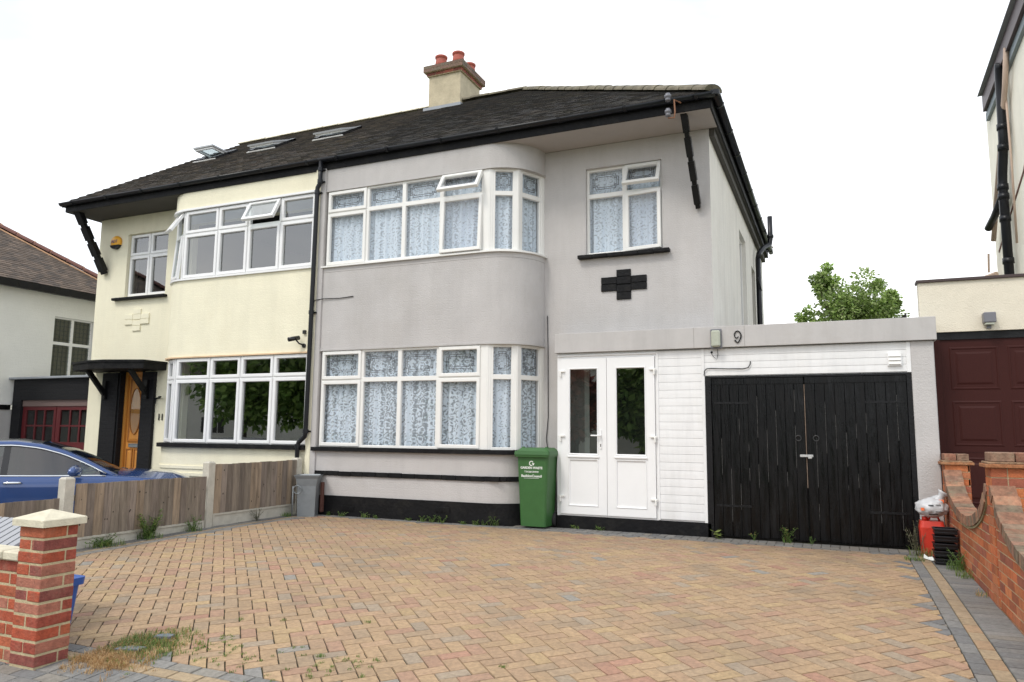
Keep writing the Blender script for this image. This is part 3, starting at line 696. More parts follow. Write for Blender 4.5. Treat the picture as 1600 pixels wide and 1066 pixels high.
# wires on number 9's wall
b = MB(); b.smooth = True
b.tube([(-6.08,-.32,3.28),(-6.04,-.33,3.35),(-5.9,-.30,3.37),(-5.6,-.295,3.36),(-5.33,-.29,3.375)], .007, 6)
b.build('cable', blkp, at=(-6,-.3,3.3), label='short black cable stub on the grey wall beside the downpipe', cat='cable')
b = MB(); b.smooth = True; b.tube([(-2.33,.375,3.0),(-2.32,.375,2.5),(-2.315,.375,1.5),(-2.34,.37,1.2),(-2.31,.36,1.0),(-2.31,.36,.3)], .006, 6)
b.build('cable', blkp, at=(-2.3,.37,1), label='thin black cable running down between rounded bay and porch', cat='cable')
b = MB()
for z in (5.66, 5.45):
    b.smooth = True; b.lathe([(.02,-.05),(.035,-.05),(.035,-.02),(.028,-.01),(.045,.0),(.045,.03),(.03,.04),(.03,.055),(.01,.06)], 12, (-.33,-.47,z))
    b.smooth = False
b.mat = copper; b.tube([(-.33,-.47,5.38),(-.25,-.47,5.37),(-.24,-.47,5.45),(-.25,-.46,5.62),(-.18,-.38,5.60)], .011, 6)
b.m = [0 if f < len(b.m)-0 and b.c[f] is not None and k == 0 else k for f, k in enumerate(b.m)]
b.mats = [cerm, copper]; nf = len(b.f); ntube = 4*6+2; b.m = [0]*(nf-ntube)+[1]*ntube
b.build('insulator', None, at=(-.33,-.47,5.4), label='pair of grey porcelain wire insulators on rusty gutter bracket', cat='insulator')
# ------------------------------------------------------------------ number 11 house
h11 = thing('house', (-9.1,.39,0), 'cream semi-detached house with white framed bay windows and orange wooden door', 'house')
mx_ = lambda x: 2*XP-x
b = MB(); b.mat = cream
H11 = [(-9.55,-6.15,1.0,2.52),(-9.55,-6.15,3.9,5.16),(-11.30,-10.20,3.87,5.14),(-11.23,-10.57,-.4,2.40)]
wallp(b, Mx((0,.39,0)), -12.12, -6.12, -.4, 5.51, H11, .12)
b.poly([(-12.12,.39,-.4),(-12.12,.39,5.51),(-12.12,8.7,5.51),(-12.12,8.7,-.4)]); b.poly([(-12.12,8.7,0),(-6.03,8.7,0),(-6.03,8.7,5.51),(-12.12,8.7,5.51)])
b.build('wall', None, h11)
b = MB(); pm = baypath(True)[::-1]
def mband(mb, y0, z0, z1, start=None, **k):
    p = baypath(True, y0, start=start); band(mb, p, z0, z1, **k)
band(b, baypath(True), -.4, 1.02, top=False); band(b, baypath(True), 2.53, 3.90); band(b, baypath(True), 5.17, 5.53, top=False)
b.cbox(-6.13, -6.032, -.31, .1, -.4, 5.53, .006)
for z in (.62, .50): mband(b, -.30, z, z+.05)
b.build('bay_wall', cream, h11)
b = MB(); mband(b, -.36, .978, 1.045); b.build('sill', blkm, h11, label='black sill below the ground floor bay')
b = MB(); mband(b, -.315, 3.895, 3.925); b.build('sill', upvcw, h11, label='white sill below the upper bay window')
b = MB(); mband(b, -.315, 5.165, 5.20); b.build('cornice', upvcw, h11)
b = MB(); mband(b, -.31, 2.512, 2.535); b.build('drip_moulding', mat('peach_lip', (.72,.52,.33), .8, var=.15), h11)
for lvl in (0, 1):
    W = bay_window(h11, True, lvl, upvcw, glass11); W.build(h11, label='upper bay window with two top lights propped open' if lvl else 'ground floor bay window reflecting trees')
    interior(h11, -9.62, -6.14, .395, 4, (0 if lvl == 0 else 2.7), (2.5 if lvl == 0 else 5.3), dark)
W = Win(upvcw, glass11); W.setM(Mx((0,.47,0)))
for a, c in ((-11.30,-10.74),(-10.74,-10.20)): W.cell(a, c, 4.70, 5.14, 'sash'); W.cell(a, c, 3.87, 4.70, 'sash')
W.build(h11, label='small four pane upper window'); interior(h11, -11.35, -10.15, .7, 2, 3.5, 5.3, dark)
b = MB(); b.cbox(-11.56, -10.13, .30, .42, 3.80, 3.85, .008); b.build('sill', blkm, h11, label='black sill below the small window')
tcross(h11, -10.89, cream, th=.022)
b = MB(); b.box(-11.66,-11.23,.33,.42,-.4,2.36); b.box(-10.57,-10.25,.33,.42,-.4,2.36); b.build('brick_surround', blkbrick, h11)
b = MB(); b.box(-11.23,-11.19,.36,.62,0,2.4); b.box(-10.61,-10.57,.36,.62,0,2.4); b.box(-11.19,-10.61,.6,.64,0,2.4); b.build('door_reveal', blkbrick, h11)
# wooden door
b = MB(); b.mat = oakm; b.M = Mx((0,.50,0)); dx0, dx1 = -11.19, -10.61
b.box(dx0,dx1,.02,.06,.1,2.36); b.ring(dx0,dx1,.1,2.38,[(0,.05),(0,-.03),(.055,-.03),(.06,-.01),(.06,.05)])
b.mat = oakm
for x0, x1, z0, z1 in ((dx0+.11,dx1-.11,1.03,2.24),(dx0+.10,-10.92,.22,.9),(-10.88,dx1-.10,.22,.9)):
    b.mat = oakd; b.ring(x0,x1,z0,z1,[(0,.02),(0,.004),(.02,.002),(.03,.016)]); b.mat = oakm; b.ring(x0,x1,z0,z1,[(.03,.016),(.06,.006),(.07,.006)]); b.poly([(x0+.07,.006,z0+.07),(x1-.07,.006,z0+.07),(x1-.07,.006,z1-.07),(x0+.07,.006,z1-.07)])
dr = b.build('front_door', None, h11, label='orange wooden door with oval glass')
b = MB(); cx, cz, rx, rz = -10.90, 1.62, .135, .43
b.M = Mx((0,.50,0)); el = lambda k, y: [(cx+(rx+k)*math.cos(t), y, cz+(rz+k)*math.sin(t)) for t in [2*PI*j/32 for j in range(32)]]
b.mat = oakd; b.loft([el(.025,.006), el(.018,-.012), el(.004,-.012), el(0,-.002)], caps=False); b.mat = glass11; b.poly(el(0,-.001)); b.build('oval_pane', None, dr)
b = MB(); b.M = Mx((0,.50,0)); b.ring(-11.02,-10.76,.93,1.0,[(0,.01),(0,-.008),(.012,-.008),(.014,0)]); b.poly([(-11.01,0,.94),(-10.77,0,.94),(-10.77,0,.99),(-11.01,0,.99)]); b.build('letterbox', metalg, dr)
# canopy (bow fronted slab)
b = MB(); pts = [(-11.95,.39),(-11.95,-.10),(-11.2,-.34),(-10.75,-.36),(-10.02,-.12),(-10.02,.39)]
lo = [b.P((x,y,2.38)) for x, y in pts]; hi = [b.P((x,y,2.50)) for x, y in pts]
for k in range(6): j = (k+1) % 6; b.F((lo[k],lo[j],hi[j],hi[k]))
b.F(lo[::-1]); b.F(hi)
p2 = [(x+(.02 if x > -11 else -.02), y-(.02 if y < .3 else 0)) for x, y in pts]; lo = [b.P((x,y,2.50)) for x, y in p2]; hi = [b.P((x,y,2.54)) for x, y in p2]
for k in range(6): j = (k+1) % 6; b.F((lo[k],lo[j],hi[j],hi[k]))
b.F(lo[::-1]); b.F(hi)
cn = b.build('door_canopy', blkm, h11)
for x in (-11.55,-10.42):
    b = MB(); b.M = Matrix.Identity(4); A, B_ = Vector((x,-.08,2.39)), Vector((x+.02,.33,1.90)); d = (B_-A).normalized(); yv = Vector((0, d.z, -d.y))
    b.loft([[p+Vector((sx*.035,0,0))+yv*(sy*.04) for sx, sy in ((-1,-1),(1,-1),(1,1),(-1,1))] for p in (A, B_)]); b.box(x-.035,x+.055,.27,.34,1.85,2.2); b.build('canopy_bracket', blk, cn)
text('11', .165, 'house_number', blk, None, Mx((-10.08,.375,1.45)), at=(-10.1,.38,1.45), off=.004)
o = bpy.data.objects['house_number']; tag(o, 'black number 11 on the cream wall beside the door', 'house number')
sashm = mat('rooflight_frame', (.42,.43,.44), .5)
SK = [(-11.60,-11.02),(-10.02,-9.32),(-8.25,-7.55)]
sky_b = [(a-.03, c+.03, 2.15, 3.25) for a, c in SK]
rf11 = semi_roof(h11, True, T11)
for k, (a, c) in enumerate(SK):
    b = MB(); b.M = Matrix.Translation((0,2.2,roofz(2.2))) @ Matrix.Rotation(math.atan(.6358), 4, 'X')
    L = .80
    b.mat = carblk; b.box(a,a+.06,0,L,0,.06); b.box(c-.06,c,0,L,0,.06); b.box(a+.06,c-.06,0,.06,0,.06); b.box(a+.06,c-.06,L-.06,L,0,.06)
    b.mat = upvc; b.box(a-.02,c+.02,-.07,0,-.0,.03); b.mat = dark; b.poly([(a+.05,.05,.02),(c-.05,.05,.02),(c-.05,L-.05,.02),(a+.05,L-.05,.02)])
    fr = b.build('roof_window', None, rf11)
    b = MB(); b.M = Matrix.Translation((0,2.2,roofz(2.2))) @ Matrix.Rotation(math.atan(.6358), 4, 'X') @ Matrix.Translation((0,L/2,.07)) @ Matrix.Rotation(R_((-34,-9,-8)[k]) , 4, 'X') @ Matrix.Translation((0,-L/2,0))
    b.mat = sashm; b.box(a,a+.06,0,L,0,.035); b.box(c-.06,c,0,L,0,.035); b.box(a+.06,c-.06,0,.07,0,.035); b.box(a+.06,c-.06,L-.07,L,0,.035)
    b.mat = upvcw; b.box(a+.03,a+.07,.03,L-.03,-.04,-.002); b.box(c-.07,c-.03,.03,L-.03,-.04,-.002); b.box(a+.07,c-.07,.03,.07,-.04,-.002); b.box(a+.07,c-.07,L-.07,L-.03,-.04,-.002)
    b.mat = glass11; b.box(a+.06,c-.06,.07,L-.07,.01,.02); b.build('roof_window_sash', None, fr)
xl = 2*XP-.20
b = MB(); b.box(xl, XP-.002, -.30, -.275, 5.51, 5.665); b.box(xl, xl+.025, -.275, 8.75, 5.51, 5.665); b.build('fascia', blkm, h11)
b = MB(); b.box(xl+.025, XP-.002, -.275, .385, 5.512, 5.53); b.box(xl+.025, -12.125, .385, 8.7, 5.512, 5.53); b.build('soffit', soff11, h11)
b = MB(); gutter_run(b, [(2*XP-.26,8.85,5.67),(2*XP-.26,-.36,5.675),(XP,-.36,5.675)]); b.build('gutter', blkp, h11)
strut(h11, (-12.03,-.2,5.54), (-11.86,.345,4.37), .16, .10)
# alarm box and security camera
b = MB(); b.smooth = True; b.M = Mx((-11.61,.39,5.0)) @ Matrix.Rotation(PI/2, 4, 'X')
b.mat = yellowp; b.lathe([(.02,.07),(.12,.06),(.135,.04),(.135,0)], 24, (0,0,0)); ab = b.build('alarm_box', None, at=(-11.61,.39,5.0), label='round yellow alarm box high on the cream wall under the eaves', cat='alarm box')
b = MB(); b.smooth = True; b.M = Matrix.Identity(4)
rr = [(-11.61+r*math.cos(t), .31+yy, 5.0+r*math.sin(t)) for r, yy, t in []]
A0, A1 = R_(205), R_(335); o1 = [(-11.61+.139*math.cos(A0+(A1-A0)*k/10), .318, 5.0+.139*math.sin(A0+(A1-A0)*k/10)) for k in range(11)]; o2 = [(x, .388, z) for x, y, z in o1]
b.poly(o1); b.poly(o2[::-1])
for k in range(10): b.poly([o1[k],o2[k],o2[k+1],o1[k+1]])
b.poly([o1[0],o1[-1],o2[-1],o2[0]])
ab['_o'] = (-11.61,.39,5.0)
b.build('strobe_lens', carblk, ab)
text('ADT', .085, 'lettering', mat('navy_print', (.03,.05,.25), .5), ab, Mx((-11.61,.315,4.985)))
b = MB(); b.mat = carblk; b.smooth = True; b.M = Matrix.Translation((-6.34,-.40,2.74)) @ Matrix.Rotation(R_(-18), 4, 'Z') @ Matrix.Rotation(R_(14), 4, 'X')
b.lathe([(.018,-.12),(.036,-.12),(.036,.07),(.02,.075),(.001,.075)], 14, (0,0,0), 'Y')
b.M = Matrix.Identity(4); b.tube([(-6.33,-.38,2.71),(-6.29,-.36,2.66),(-6.25,-.30,2.64)], .013, 8); b.smooth = False; b.lathe([(.035,-.28),(.035,-.30),(.01,-.305)], 12, (-6.25,0,2.63), 'Y')
b.box(-6.27,-6.22,-.315,-.283,2.82,2.88)
b.build('security_camera', None, at=(-6.25,-.3,2.64), label='small black security camera above the cream ground floor bay', cat='camera')
b = MB(); b.smooth = True; b.M = Matrix.Identity(4)
b.tube([(-10.33,.37,1.86),(-10.10,.36,1.86),(-10.04,.3,1.86)], .012, 6); b.tube([(-10.2,.36,1.86),(-10.2,.34,1.75)], .012, 6); b.lathe([(.03,0),(.03,.02),(.001,.025)], 10, (-10.03,.29,1.87)); b.build('wall_tap', blkp, at=(-10.2,.38,1.8), label='small black iron hook fitting on the cream wall above number 11', cat='wall hook')
# ------------------------------------------------------------------ porch and garage of number 9
g9 = thing('garage', (.6,0,0), 'white clad porch and garage with black double doors under a long grey fascia', 'garage')
b = MB(); b.cbox(-2.05, 2.615, -.08, -.04, 2.385, 2.655, .004); b.box(2.595,2.615,-.04,5.8,2.385,2.655); 
b.box(-2.05,-2.03,-.04,.385,2.385,2.655)
b.mat = None; fa = b.build('fascia', greyp, g9)
b = MB(); b.box(-2.03, 2.595, -.04, 5.8, 2.60, 2.64); b.build('flat_roof', lead, g9)
b = MB(); b.cbox(-.13,-.127,-.0825,-.08,2.39,2.65,.0005); b.box(.50,.503,-.0825,-.08,2.39,2.65); b.build('fascia_joint', mat('joint_line', (.25,.23,.21), .8), g9)
b = MB(); b.cbox(2.345, 2.585, -.03, .2, 0, 2.385, .008); b.build('pier', grey, g9)
b = MB(); b.box(2.50,2.585,.2,5.8,0,2.6); b.box(.06,2.5,5.7,5.8,0,2.6); b.box(-2.02,-1.99,.03,.385,.16,2.385); b.build('side_wall', paler, g9)
b = MB(); b.box(-2.03,.03,-.02,.12,0,.165); b.build('plinth', blkm, g9)
b = MB()
def boards(x0, x1, z0, z1, n, y=-.012):
    h = (z1-z0)/n
    for k in range(n):
        a = z0+k*h; rg = []
        for x in (x0, x1): rg.append([(x,y+.008,a),(x,y-.004,a+.002),(x,y-.005,a+h*.5),(x,y-.004,a+h-.002),(x,y+.008,a+h)])
        b.loft(rg, closed=False); b.poly([(x0,y+.014,z0),(x0,y-.002,z0+.01),(x0,y-.002,z1),(x0,y+.014,z1)])
boards(-.61,-.05,.19,2.37,21); boards(-.01,2.30,2.03,2.375,4)
b.cbox(-.635,-.61,-.026,.0,.175,2.38,.003); b.cbox(-.05,-.01,-.026,.0,.17,2.38,.003); b.cbox(2.30,2.345,-.026,.0,2.02,2.38,.003)
b.box(-.63,2.34,.004,.02,.17,2.385) if False else None
b.box(-.61,-.01,.004,.02,.17,2.385); b.box(-.01,2.34,.004,.02,2.02,2.385)
b.build('cladding', clad, g9)
b = MB(); b.box(2.10,2.25,-.045,-.016,2.10,2.25); vt = b.build('vent', clad, g9); b = MB()
for k in range(3): b.loft([[(x,-.046,2.115+k*.045),(x,-.062,2.118+k*.045),(x,-.048,2.152+k*.045)] for x in (2.112,2.238)])
b.build('vent_slat', upvc, vt)
# porch french doors
b = MB(); b.M = Mx((0,-.012,0)); b.ring(-2.0,-.635,.17,2.33,[(0,.06),(0,0),(.02,0),(.024,.012),(.024,.06)]); b.box(-2.03,-.635,.0,.04,2.33,2.385); b.box(-2.03,-2.0,0,.05,.165,2.33); b.cbox(-2.02,-.63,-.02,0.0,2.335,2.36,.004); b.build('porch_frame', upvcw, g9)
for x0, x1 in ((-1.975,-1.318),(-1.312,-.66)):
    b = MB(); b.M = Mx((0,-.02,0)); z0, z1, zm = .195, 2.305, .965
    xi0, xi1 = x0+.115, x1-.115
    b.box(x0,xi0,-.014,.03,z0,z1); b.box(xi1,x1,-.014,.03,z0,z1); b.box(xi0,xi1,-.014,.03,2.175,z1); b.box(xi0,xi1,-.014,.03,zm-.03,zm+.02); b.box(xi0,xi1,-.014,.03,z0,.30)
    for q0, q1 in ((zm+.02,2.175),(.30,zm-.03)): b.ring(xi0,xi1,q0,q1,[(0,-.015),(.008,-.022),(.018,-.018),(.022,-.004)])
    b.cbox(xi0-.01,xi1+.01,-.036,-.014,zm-.015,zm+.012,.005)
    b.poly([(xi0+.02,-.004,.32),(xi1-.02,-.004,.32),(xi1-.02,-.004,zm-.05),(xi0+.02,-.004,zm-.05)])
    d = b.build('porch_door', upvcw, g9)
    b = MB(); b.M = Mx((0,-.02,0)); b.poly([(xi0,.0,zm),(xi1,.0,zm),(xi1,.0,2.18),(xi0,.0,2.18)]); b.build('pane', glassD, d)
    xh = x0+.02 if x0 < -1.5 else x1-.02
    for z in (2.13,1.24,.43):
        b = MB(); b.cbox(xh-.045,xh+.045,-.06,-.036,z-.012,z+.012,.004); b.cbox(xh-.03 if x0 < -1.5 else xh+.008,xh-.008 if x0 < -1.5 else xh+.03,-.065,-.030,z-.075,z-.005,.004); b.build('hinge', upvc, d)
    if x0 < -1.5:
        b = MB(); b.cbox(-1.412,-1.385,-.046,-.034,1.07,1.33,.004); b.tube([(-1.398,-.04,1.25),(-1.398,-.08,1.25)], .010, 8); b.cbox(-1.53,-1.39,-.088,-.072,1.24,1.26,.005); b.build('handle', upvcw, d)
        b = MB(); b.lathe([(.007,-.048),(.007,-.046)], 8, (-1.398,0,1.13), 'Y'); b.box(-1.403,-1.393,-.0475,-.046,1.10,1.13); b.build('keyhole', carblk, d)
# porch inside
b = MB(); b.mat = room; i = [(-1.98,.03,.16),(-.4,.03,.16),(-.4,.38,.16),(-1.98,.38,.16)]; b.poly(i); b.build('porch_floor', room, g9)
b = MB(); b.mat = upvc; b.box(-1.75,-1.68,.345,.384,.16,2.25); b.box(-1.68,-.8,.345,.384,2.18,2.25); b.box(-.87,-.8,.345,.384,.16,2.18); b.mat = dark; b.box(-1.68,-.87,.36,.384,.16,2.18); b.build('inner_door', None, g9)
b = MB(); b.box(-.45,-.42,.03,.385,.0,2.38); b.build('partition', paler, g9)
# garage doors
wornm = mat('worn_paint_edge', (.13,.125,.12), .8, var=.6, vscale=25)
b = MB(); b.box(-.01,.065,-.02,.05,0,2.02); b.box(2.29,2.345,-.018,.05,0,2.02); b.box(.065,2.29,-.018,.05,1.995,2.02); b.build('door_frame', blk, g9)
for x0, x1 in ((.07,1.168),(1.182,2.287)):
    b = MB(); n = 10; pw = (x1-x0)/n; zb = .03
    for k in range(n):
        a, c = x0+k*pw, x0+(k+1)*pw; y = -.004+rnd.uniform(-.0015,.0015); zb_ = zb+rnd.uniform(-.005,.005)
        b.loft([[(a+.001,.02,z),(a+.001,y+.005,z),(a+.0035,y,z),(c-.0035,y,z),(c-.001,y+.005,z),(c-.001,.02,z)] for z in (zb_, 1.99)])
    b.cbox(x0,x1,-.012,-.0,1.91,1.99,.003)
    b.mats = [gdoorm, wornm]; n0 = len(b.f)
    for k in range(1, n):
        for _ in range(rnd.choice((1,1,2))):
            a = x0+k*pw; z0_ = rnd.uniform(.2,1.5); l_ = rnd.uniform(.15,.7); b.box(a-.0012,a+.0012,-.0045,-.001,z0_,min(1.88,z0_+l_))
    b.m = [0]*n0+[1]*(len(b.f)-n0)
    d = b.build('garage_door', None, g9)
    xr = 1.09 if x0 < 1 else 1.29
    b = MB(); b.smooth = True; b.tube([(xr+.032*math.cos(t),-.03,1.245+.032*math.sin(t)) for t in [2*PI*k/14 for k in range(15)]], .006, 6, caps=False); b.tube([(xr,-.004,1.275),(xr,-.034,1.275)], .009, 6); b.build('ring_handle', mat('iron', (.06,.06,.06), .4, metal=.6), d)
    q = x0+.03 if x0 < 1 else x1-.45
    b = MB(); b.box(q,q+.42,-.0135,-.002,1.665,1.69); b.box(q,q+.42,-.0135,-.002,.385,.41); b.build('strap_hinge', blk, d)
b = MB(); b.box(1.1715,1.1785,.0,.01,.65,1.9); b.build('door_gap', mat('bare_edge', (.22,.16,.12), .8, var=.4, vscale=12), g9)
b = MB(); b.cbox(1.10,1.25,-.028,-.006,1.018,1.048,.003); b.cbox(1.19,1.235,-.045,-.02,1.0,1.045,.004); b.build('hasp', steelm, g9)
b = MB(); b.box(.065,2.5,.055,.065,.0,2.0); b.build('garage_interior', dark, g9)
# light, number, cable
L9 = thing('wall_light', (.155,-.085,2.49), 'oblong frosted bulkhead light on the grey fascia beside the 9', 'light')
b = MB(); b.cbox(.085,.225,-.10,-.081,2.365,2.62,.006); b.build('lamp_base', cerm, L9); b = MB(); b.cbox(.098,.212,-.155,-.10,2.385,2.60,.018); b.build('lamp_cover', lampg, L9)
b = MB(); b.smooth = False
def ribbon(mb, pts, w_, y0, y1):
    L = []; R2 = []
    for k, p in enumerate(pts):
        a = pts[max(k-1,0)]; c = pts[min(k+1,len(pts)-1)]; dx, dz = c[0]-a[0], c[1]-a[1]; l = math.hypot(dx,dz); ww = w_[k] if isinstance(w_, list) else w_
        L.append((p[0]-dz/l*ww/2, p[1]+dx/l*ww/2)); R2.append((p[0]+dz/l*ww/2, p[1]-dx/l*ww/2))
    mb.loft([[(l[0],y0,l[1]),(r[0],y0,r[1]),(r[0],y1,r[1]),(l[0],y1,l[1])] for l, r in zip(L, R2)])
nx, nz = .42, 2.51
P9 = [(.010,.004),(-.006,-.013),(-.020,-.016),(-.036,.004),(-.041,.033),(-.026,.064),(0,.076),(.027,.060),(.042,.022),(.038,-.012),(.024,-.045),(.0,-.078),(-.016,-.064),(-.036,-.040)]
ribbon(b, [(nx+x, nz+z) for x, z in P9], [.006,.011,.013,.013,.013,.012,.012,.014,.016,.016,.015,.013,.015,.018], -.094, -.082)
b.build('house_number', blk, at=(nx,-.09,nz), label='black number 9 on the grey fascia beside the light', cat='house number')
b = MB(); b.smooth = True; b.tube([(-.015,-.035,2.03),(-.01,-.035,2.09),(.02,-.035,2.118),(.08,-.035,2.122),(.3,-.035,2.11),(.47,-.035,2.105),(.53,-.035,2.12),(.555,-.035,2.16),(.56,-.028,2.20)], .006, 6)
b.build('cable', blkp, at=(.2,-.03,2.1), label='curved black cable lying over white boards above the garage door', cat='cable')
b = MB(); b.smooth = True; b.tube([(.16,-.05,2.38),(.165,-.04,2.30),(.15,-.04,2.235),(.12,-.04,2.26),(.09,-.04,2.30),(.085,-.03,2.325)], .0035, 5); b.lathe([(.014,-.03),(.014,-.022)], 10, (.085,0,2.33), 'Y')
b.build('cable', blkp, at=(.13,-.04,2.3), label='tiny looped wire hanging below the bulkhead light', cat='cable')
# ------------------------------------------------------------------ number 11's garage, house 13
g11 = thing('garage', (-13.3,.5,0), 'black painted brick garage with glazed maroon doors beside the cream house', 'garage')
b = MB(); wallp(b, Mx((0,.46,0)), -14.55, -12.12, -.3, 2.30, [(-14.27,-12.14,-.3,1.86)], .1); b.box(-14.55,-14.35,.47,5,-.3,2.28); b.build('wall', blkbrick, g11)
b = MB(); b.cbox(-14.62,-12.125,.38,.60,2.30,2.345,.006); b.build('coping', lead, g11)
b = MB(); b.box(-14.27,-12.14,.50,.54,1.73,1.86); b.build('lintel', mat('dusty_wood', (.16,.11,.10), .7), g11)
for x0, x1 in ((-14.27,-13.22),(-13.20,-12.14)):
    b = MB(); b.M = Mx((0,.52,0)); xa, xb = x0+.12, x1-.07; za, zb = 1.0, 1.65
    b.box(x0,xa,0,.04,-.28,1.73); b.box(xb,x1,0,.04,-.28,1.73); b.box(xa,xb,0,.04,zb,1.73); b.box(xa,xb,0,.04,-.28,za); b.box(xa,xb,.004,.034,1.31,1.345)
    for k in (1, 2): x = xa+(xb-xa)*k/3; b.box(x-.02,x+.02,.002,.036,za,1.31); b.box(x-.02,x+.02,.002,.036,1.345,zb)
    d = b.build('garage_door', redwood, g11); b = MB(); b.M = Mx((0,.52,0)); b.poly([(xa,.02,za),(xb,.02,za),(xb,.02,zb),(xa,.02,zb)]); b.build('pane', glassF, d)
b = MB(); b.box(-14.3,-12.13,1.2,1.3,-.3,2.2); b.build('garage_interior', room, g11)
b = MB(); b.box(-14.5,-12.13,.6,5,2.2,2.25); b.build('flat_roof', lead, g11)
h13 = thing('house', (-18,1,0), 'white rendered house with brown hipped tile roof at far left', 'house')
b = MB(); b.mat = whiter
wallp(b, Mx((-14.62,0,0), PI/2), -4.5, 3.2, 1.76, 4.42, [(1.28,2.25,2.3,3.80)], .1)
b.poly([(-14.62,-4.5,-.3),(-14.62,-4.5,4.42),(-23,-4.5,4.42),(-23,-4.5,-.3)]); b.poly([(-14.62,3.2,-.3),(-23,3.2,-.3),(-23,3.2,4.42),(-14.62,3.2,4.42)])
b.mat = blk; b.box(-14.64,-14.60,-4.5,.46,1.66,1.76); b.mat = greyp; wallp(b, Mx((-14.62,0,0), PI/2), -4.5, 3.2, -.3, 1.66)  # black strip paints in the shadow below the white ledge; grey lower wall
b.build('wall', None, h13)
b = MB(); b.box(-14.60,-14.56,-4.5,.44,1.765,1.82); b.build('ledge', upvc, h13)
W = Win(upvc, glassF); W.setM(Mx((-14.69,0,0), PI/2))
W.cell(1.28,1.765,3.2,3.80); W.cell(1.765,2.25,3.2,3.80); W.cell(1.28,1.765,2.3,3.2); W.cell(1.765,2.25,2.3,3.2)
wd = W.build(h13)
b = MB()
for k in range(1, 10):
    y = 1.28+k*.097; b.box(-14.699,-14.695,y-.003,y+.003,2.34,3.76)
for k in range(1, 15):
    z = 2.3+k*.1; b.box(-14.6945,-14.691,1.3,2.23,z-.003,z+.003)
b.build('lattice', leadm, wd)
b = MB(); b.box(-14.9,-14.85,1.2,2.3,2.2,3.9); b.build('room_interior', mat('olive_blind', (.16,.15,.11), .9), h13)
# roof of 13: side slope facing +X
ez = 4.42; k13 = .70; xe = -14.38; yb = 3.45; yf = -4.75; S13 = math.sqrt(1+k13**2); half = 4.1
b = MB(); b.mat = tile13
tiled(b, (xe,yf,ez), (0,1,0), (-1/S13,0,k13/S13), Vector((k13,0,1)).normalized(), lambda u, v: v/S13 < min(u, yb-yf-u, half), T13, gauge=.10, tw=.165, nu=52, nv=62, th=.012)
b.col = T13[0]; ap = [(xe-half,yf+half,ez+k13*half)]; A1 = (xe-half, yb-half, ez+k13*half)
b.poly([(xe,yf,ez-.01),(xe,yb,ez-.01),A1]); b.poly([(xe,yb,ez-.01),(-23,yb,ez-.01),(-19,A1[1],A1[2]),A1]); b.poly([(xe,yf,ez-.01),A1,(-19,A1[1],A1[2]),(-23,yf,ez-.01)])
r13 = b.build('roof', None, h13)
b = MB(); b.mat = mat('clay_hip_tile', (.16,.07,.055), .8, var=.2); ridge_run(b, (xe,yb,ez+.05), (A1[0],A1[1],A1[2]+.05), r=.11, L=.40); ridge_run(b, (xe,yf,ez+.05), (A1[0],A1[1],A1[2]+.05), r=.11, L=.40)
b.build('hip_tiles', None, r13)
b = MB(); 
d0 = (Vector(A1)-Vector((xe,yb,ez))).normalized(); s_ = Vector((.16,-.03,0))
A_, B_ = Vector((xe,yb,ez)), Vector(A1); o_ = Vector((.0,-.14,.0))
b.tube([A_+o_+Vector((0,0,.01)), B_+o_+Vector((0,0,.01))], .03, 6)
L = (B_-A_).length
for k in range(1, int(L/.4)+1): p = A_+d0*k*.40+Vector((0,0,.06)); b.lathe([(.118,-.012),(.118,.012)], 10, (0,0,0)) if False else b.tube([p+Vector((.08,-.08,-.05)), p+Vector((.05,-.05,.045)), p+Vector((-.02,.02,.055))], .014, 5)
b.build('mortar_bedding', mat('orange_mortar', (.55,.33,.20), .9, var=.15), r13)
b = MB(); b.box(-14.43,-14.36,yf,yb,ez-.16,ez); b.box(-14.62,-14.43,yf,yb,ez-.13,ez-.10); b.build('eaves', blk, h13)
# ------------------------------------------------------------------ right neighbour
g7 = thing('garage', (3.9,.4,0), 'cream parapet garage with maroon panelled door at right edge', 'garage')
b = MB(); b.box(2.50,5.6,.36,.5,2.52,3.13); b.box(5.45,5.6,.36,.5,-.1,2.52); b.build('parapet', creamr, g7)
b = MB(); b.cbox(2.48,5.65,.33,.53,3.13,3.165,.004); b.build('coping', mat('dark_brown_metal', (.05,.03,.028), .5), g7)
b = MB(); b.box(2.62,5.45,.40,.5,2.43,2.52); b.build('lintel', blk, g7)
b = MB(); b.M = Mx((0,.42,0)); b.box(2.60,2.70,-.02,.05,0,2.43); b.box(2.70,5.40,.0,.05,0,2.43)
for j, (za, zb) in enumerate(((1.83,2.34),(1.17,1.70),(.5,1.04),(.0,.40))):
    for k in range(5):
        xa = 2.79+k*.59
        if xa > 5.2: break
        b.ring(xa,xa+.50,za,zb,[(0,0),(.012,-.006),(.022,-.006),(.035,.004),(.05,.004),(.085,-.008),(.09,-.008)]); b.poly([(xa+.09,-.008,za+.09),(xa+.41,-.008,za+.09),(xa+.41,-.008,zb-.09),(xa+.09,-.008,zb-.09)])
b.box(2.70,5.4,-.004,0,.445,.455); b.box(2.70,5.4,-.004,0,1.10,1.108); b.build('garage_door', maroon, g7)
L7 = thing('wall_light', (3.2,.34,2.65), 'square dark grey outdoor light on the cream parapet above the maroon door', 'light')
b = MB(); b.cbox(3.14,3.265,.24,.36,2.60,2.72,.008); b.box(3.18,3.225,.33,.36,2.54,2.60); b.build('lamp_housing', cerm, L7); b = MB(); b.cbox(3.155,3.25,.25,.35,2.575,2.60,.004); b.build('lamp_lens', lampg, L7)
h7 = thing('house', (7,5,0), 'tall cream house side wall with black soil pipe at right edge', 'house')
b = MB(); b.mat = paler
xw = 4.5
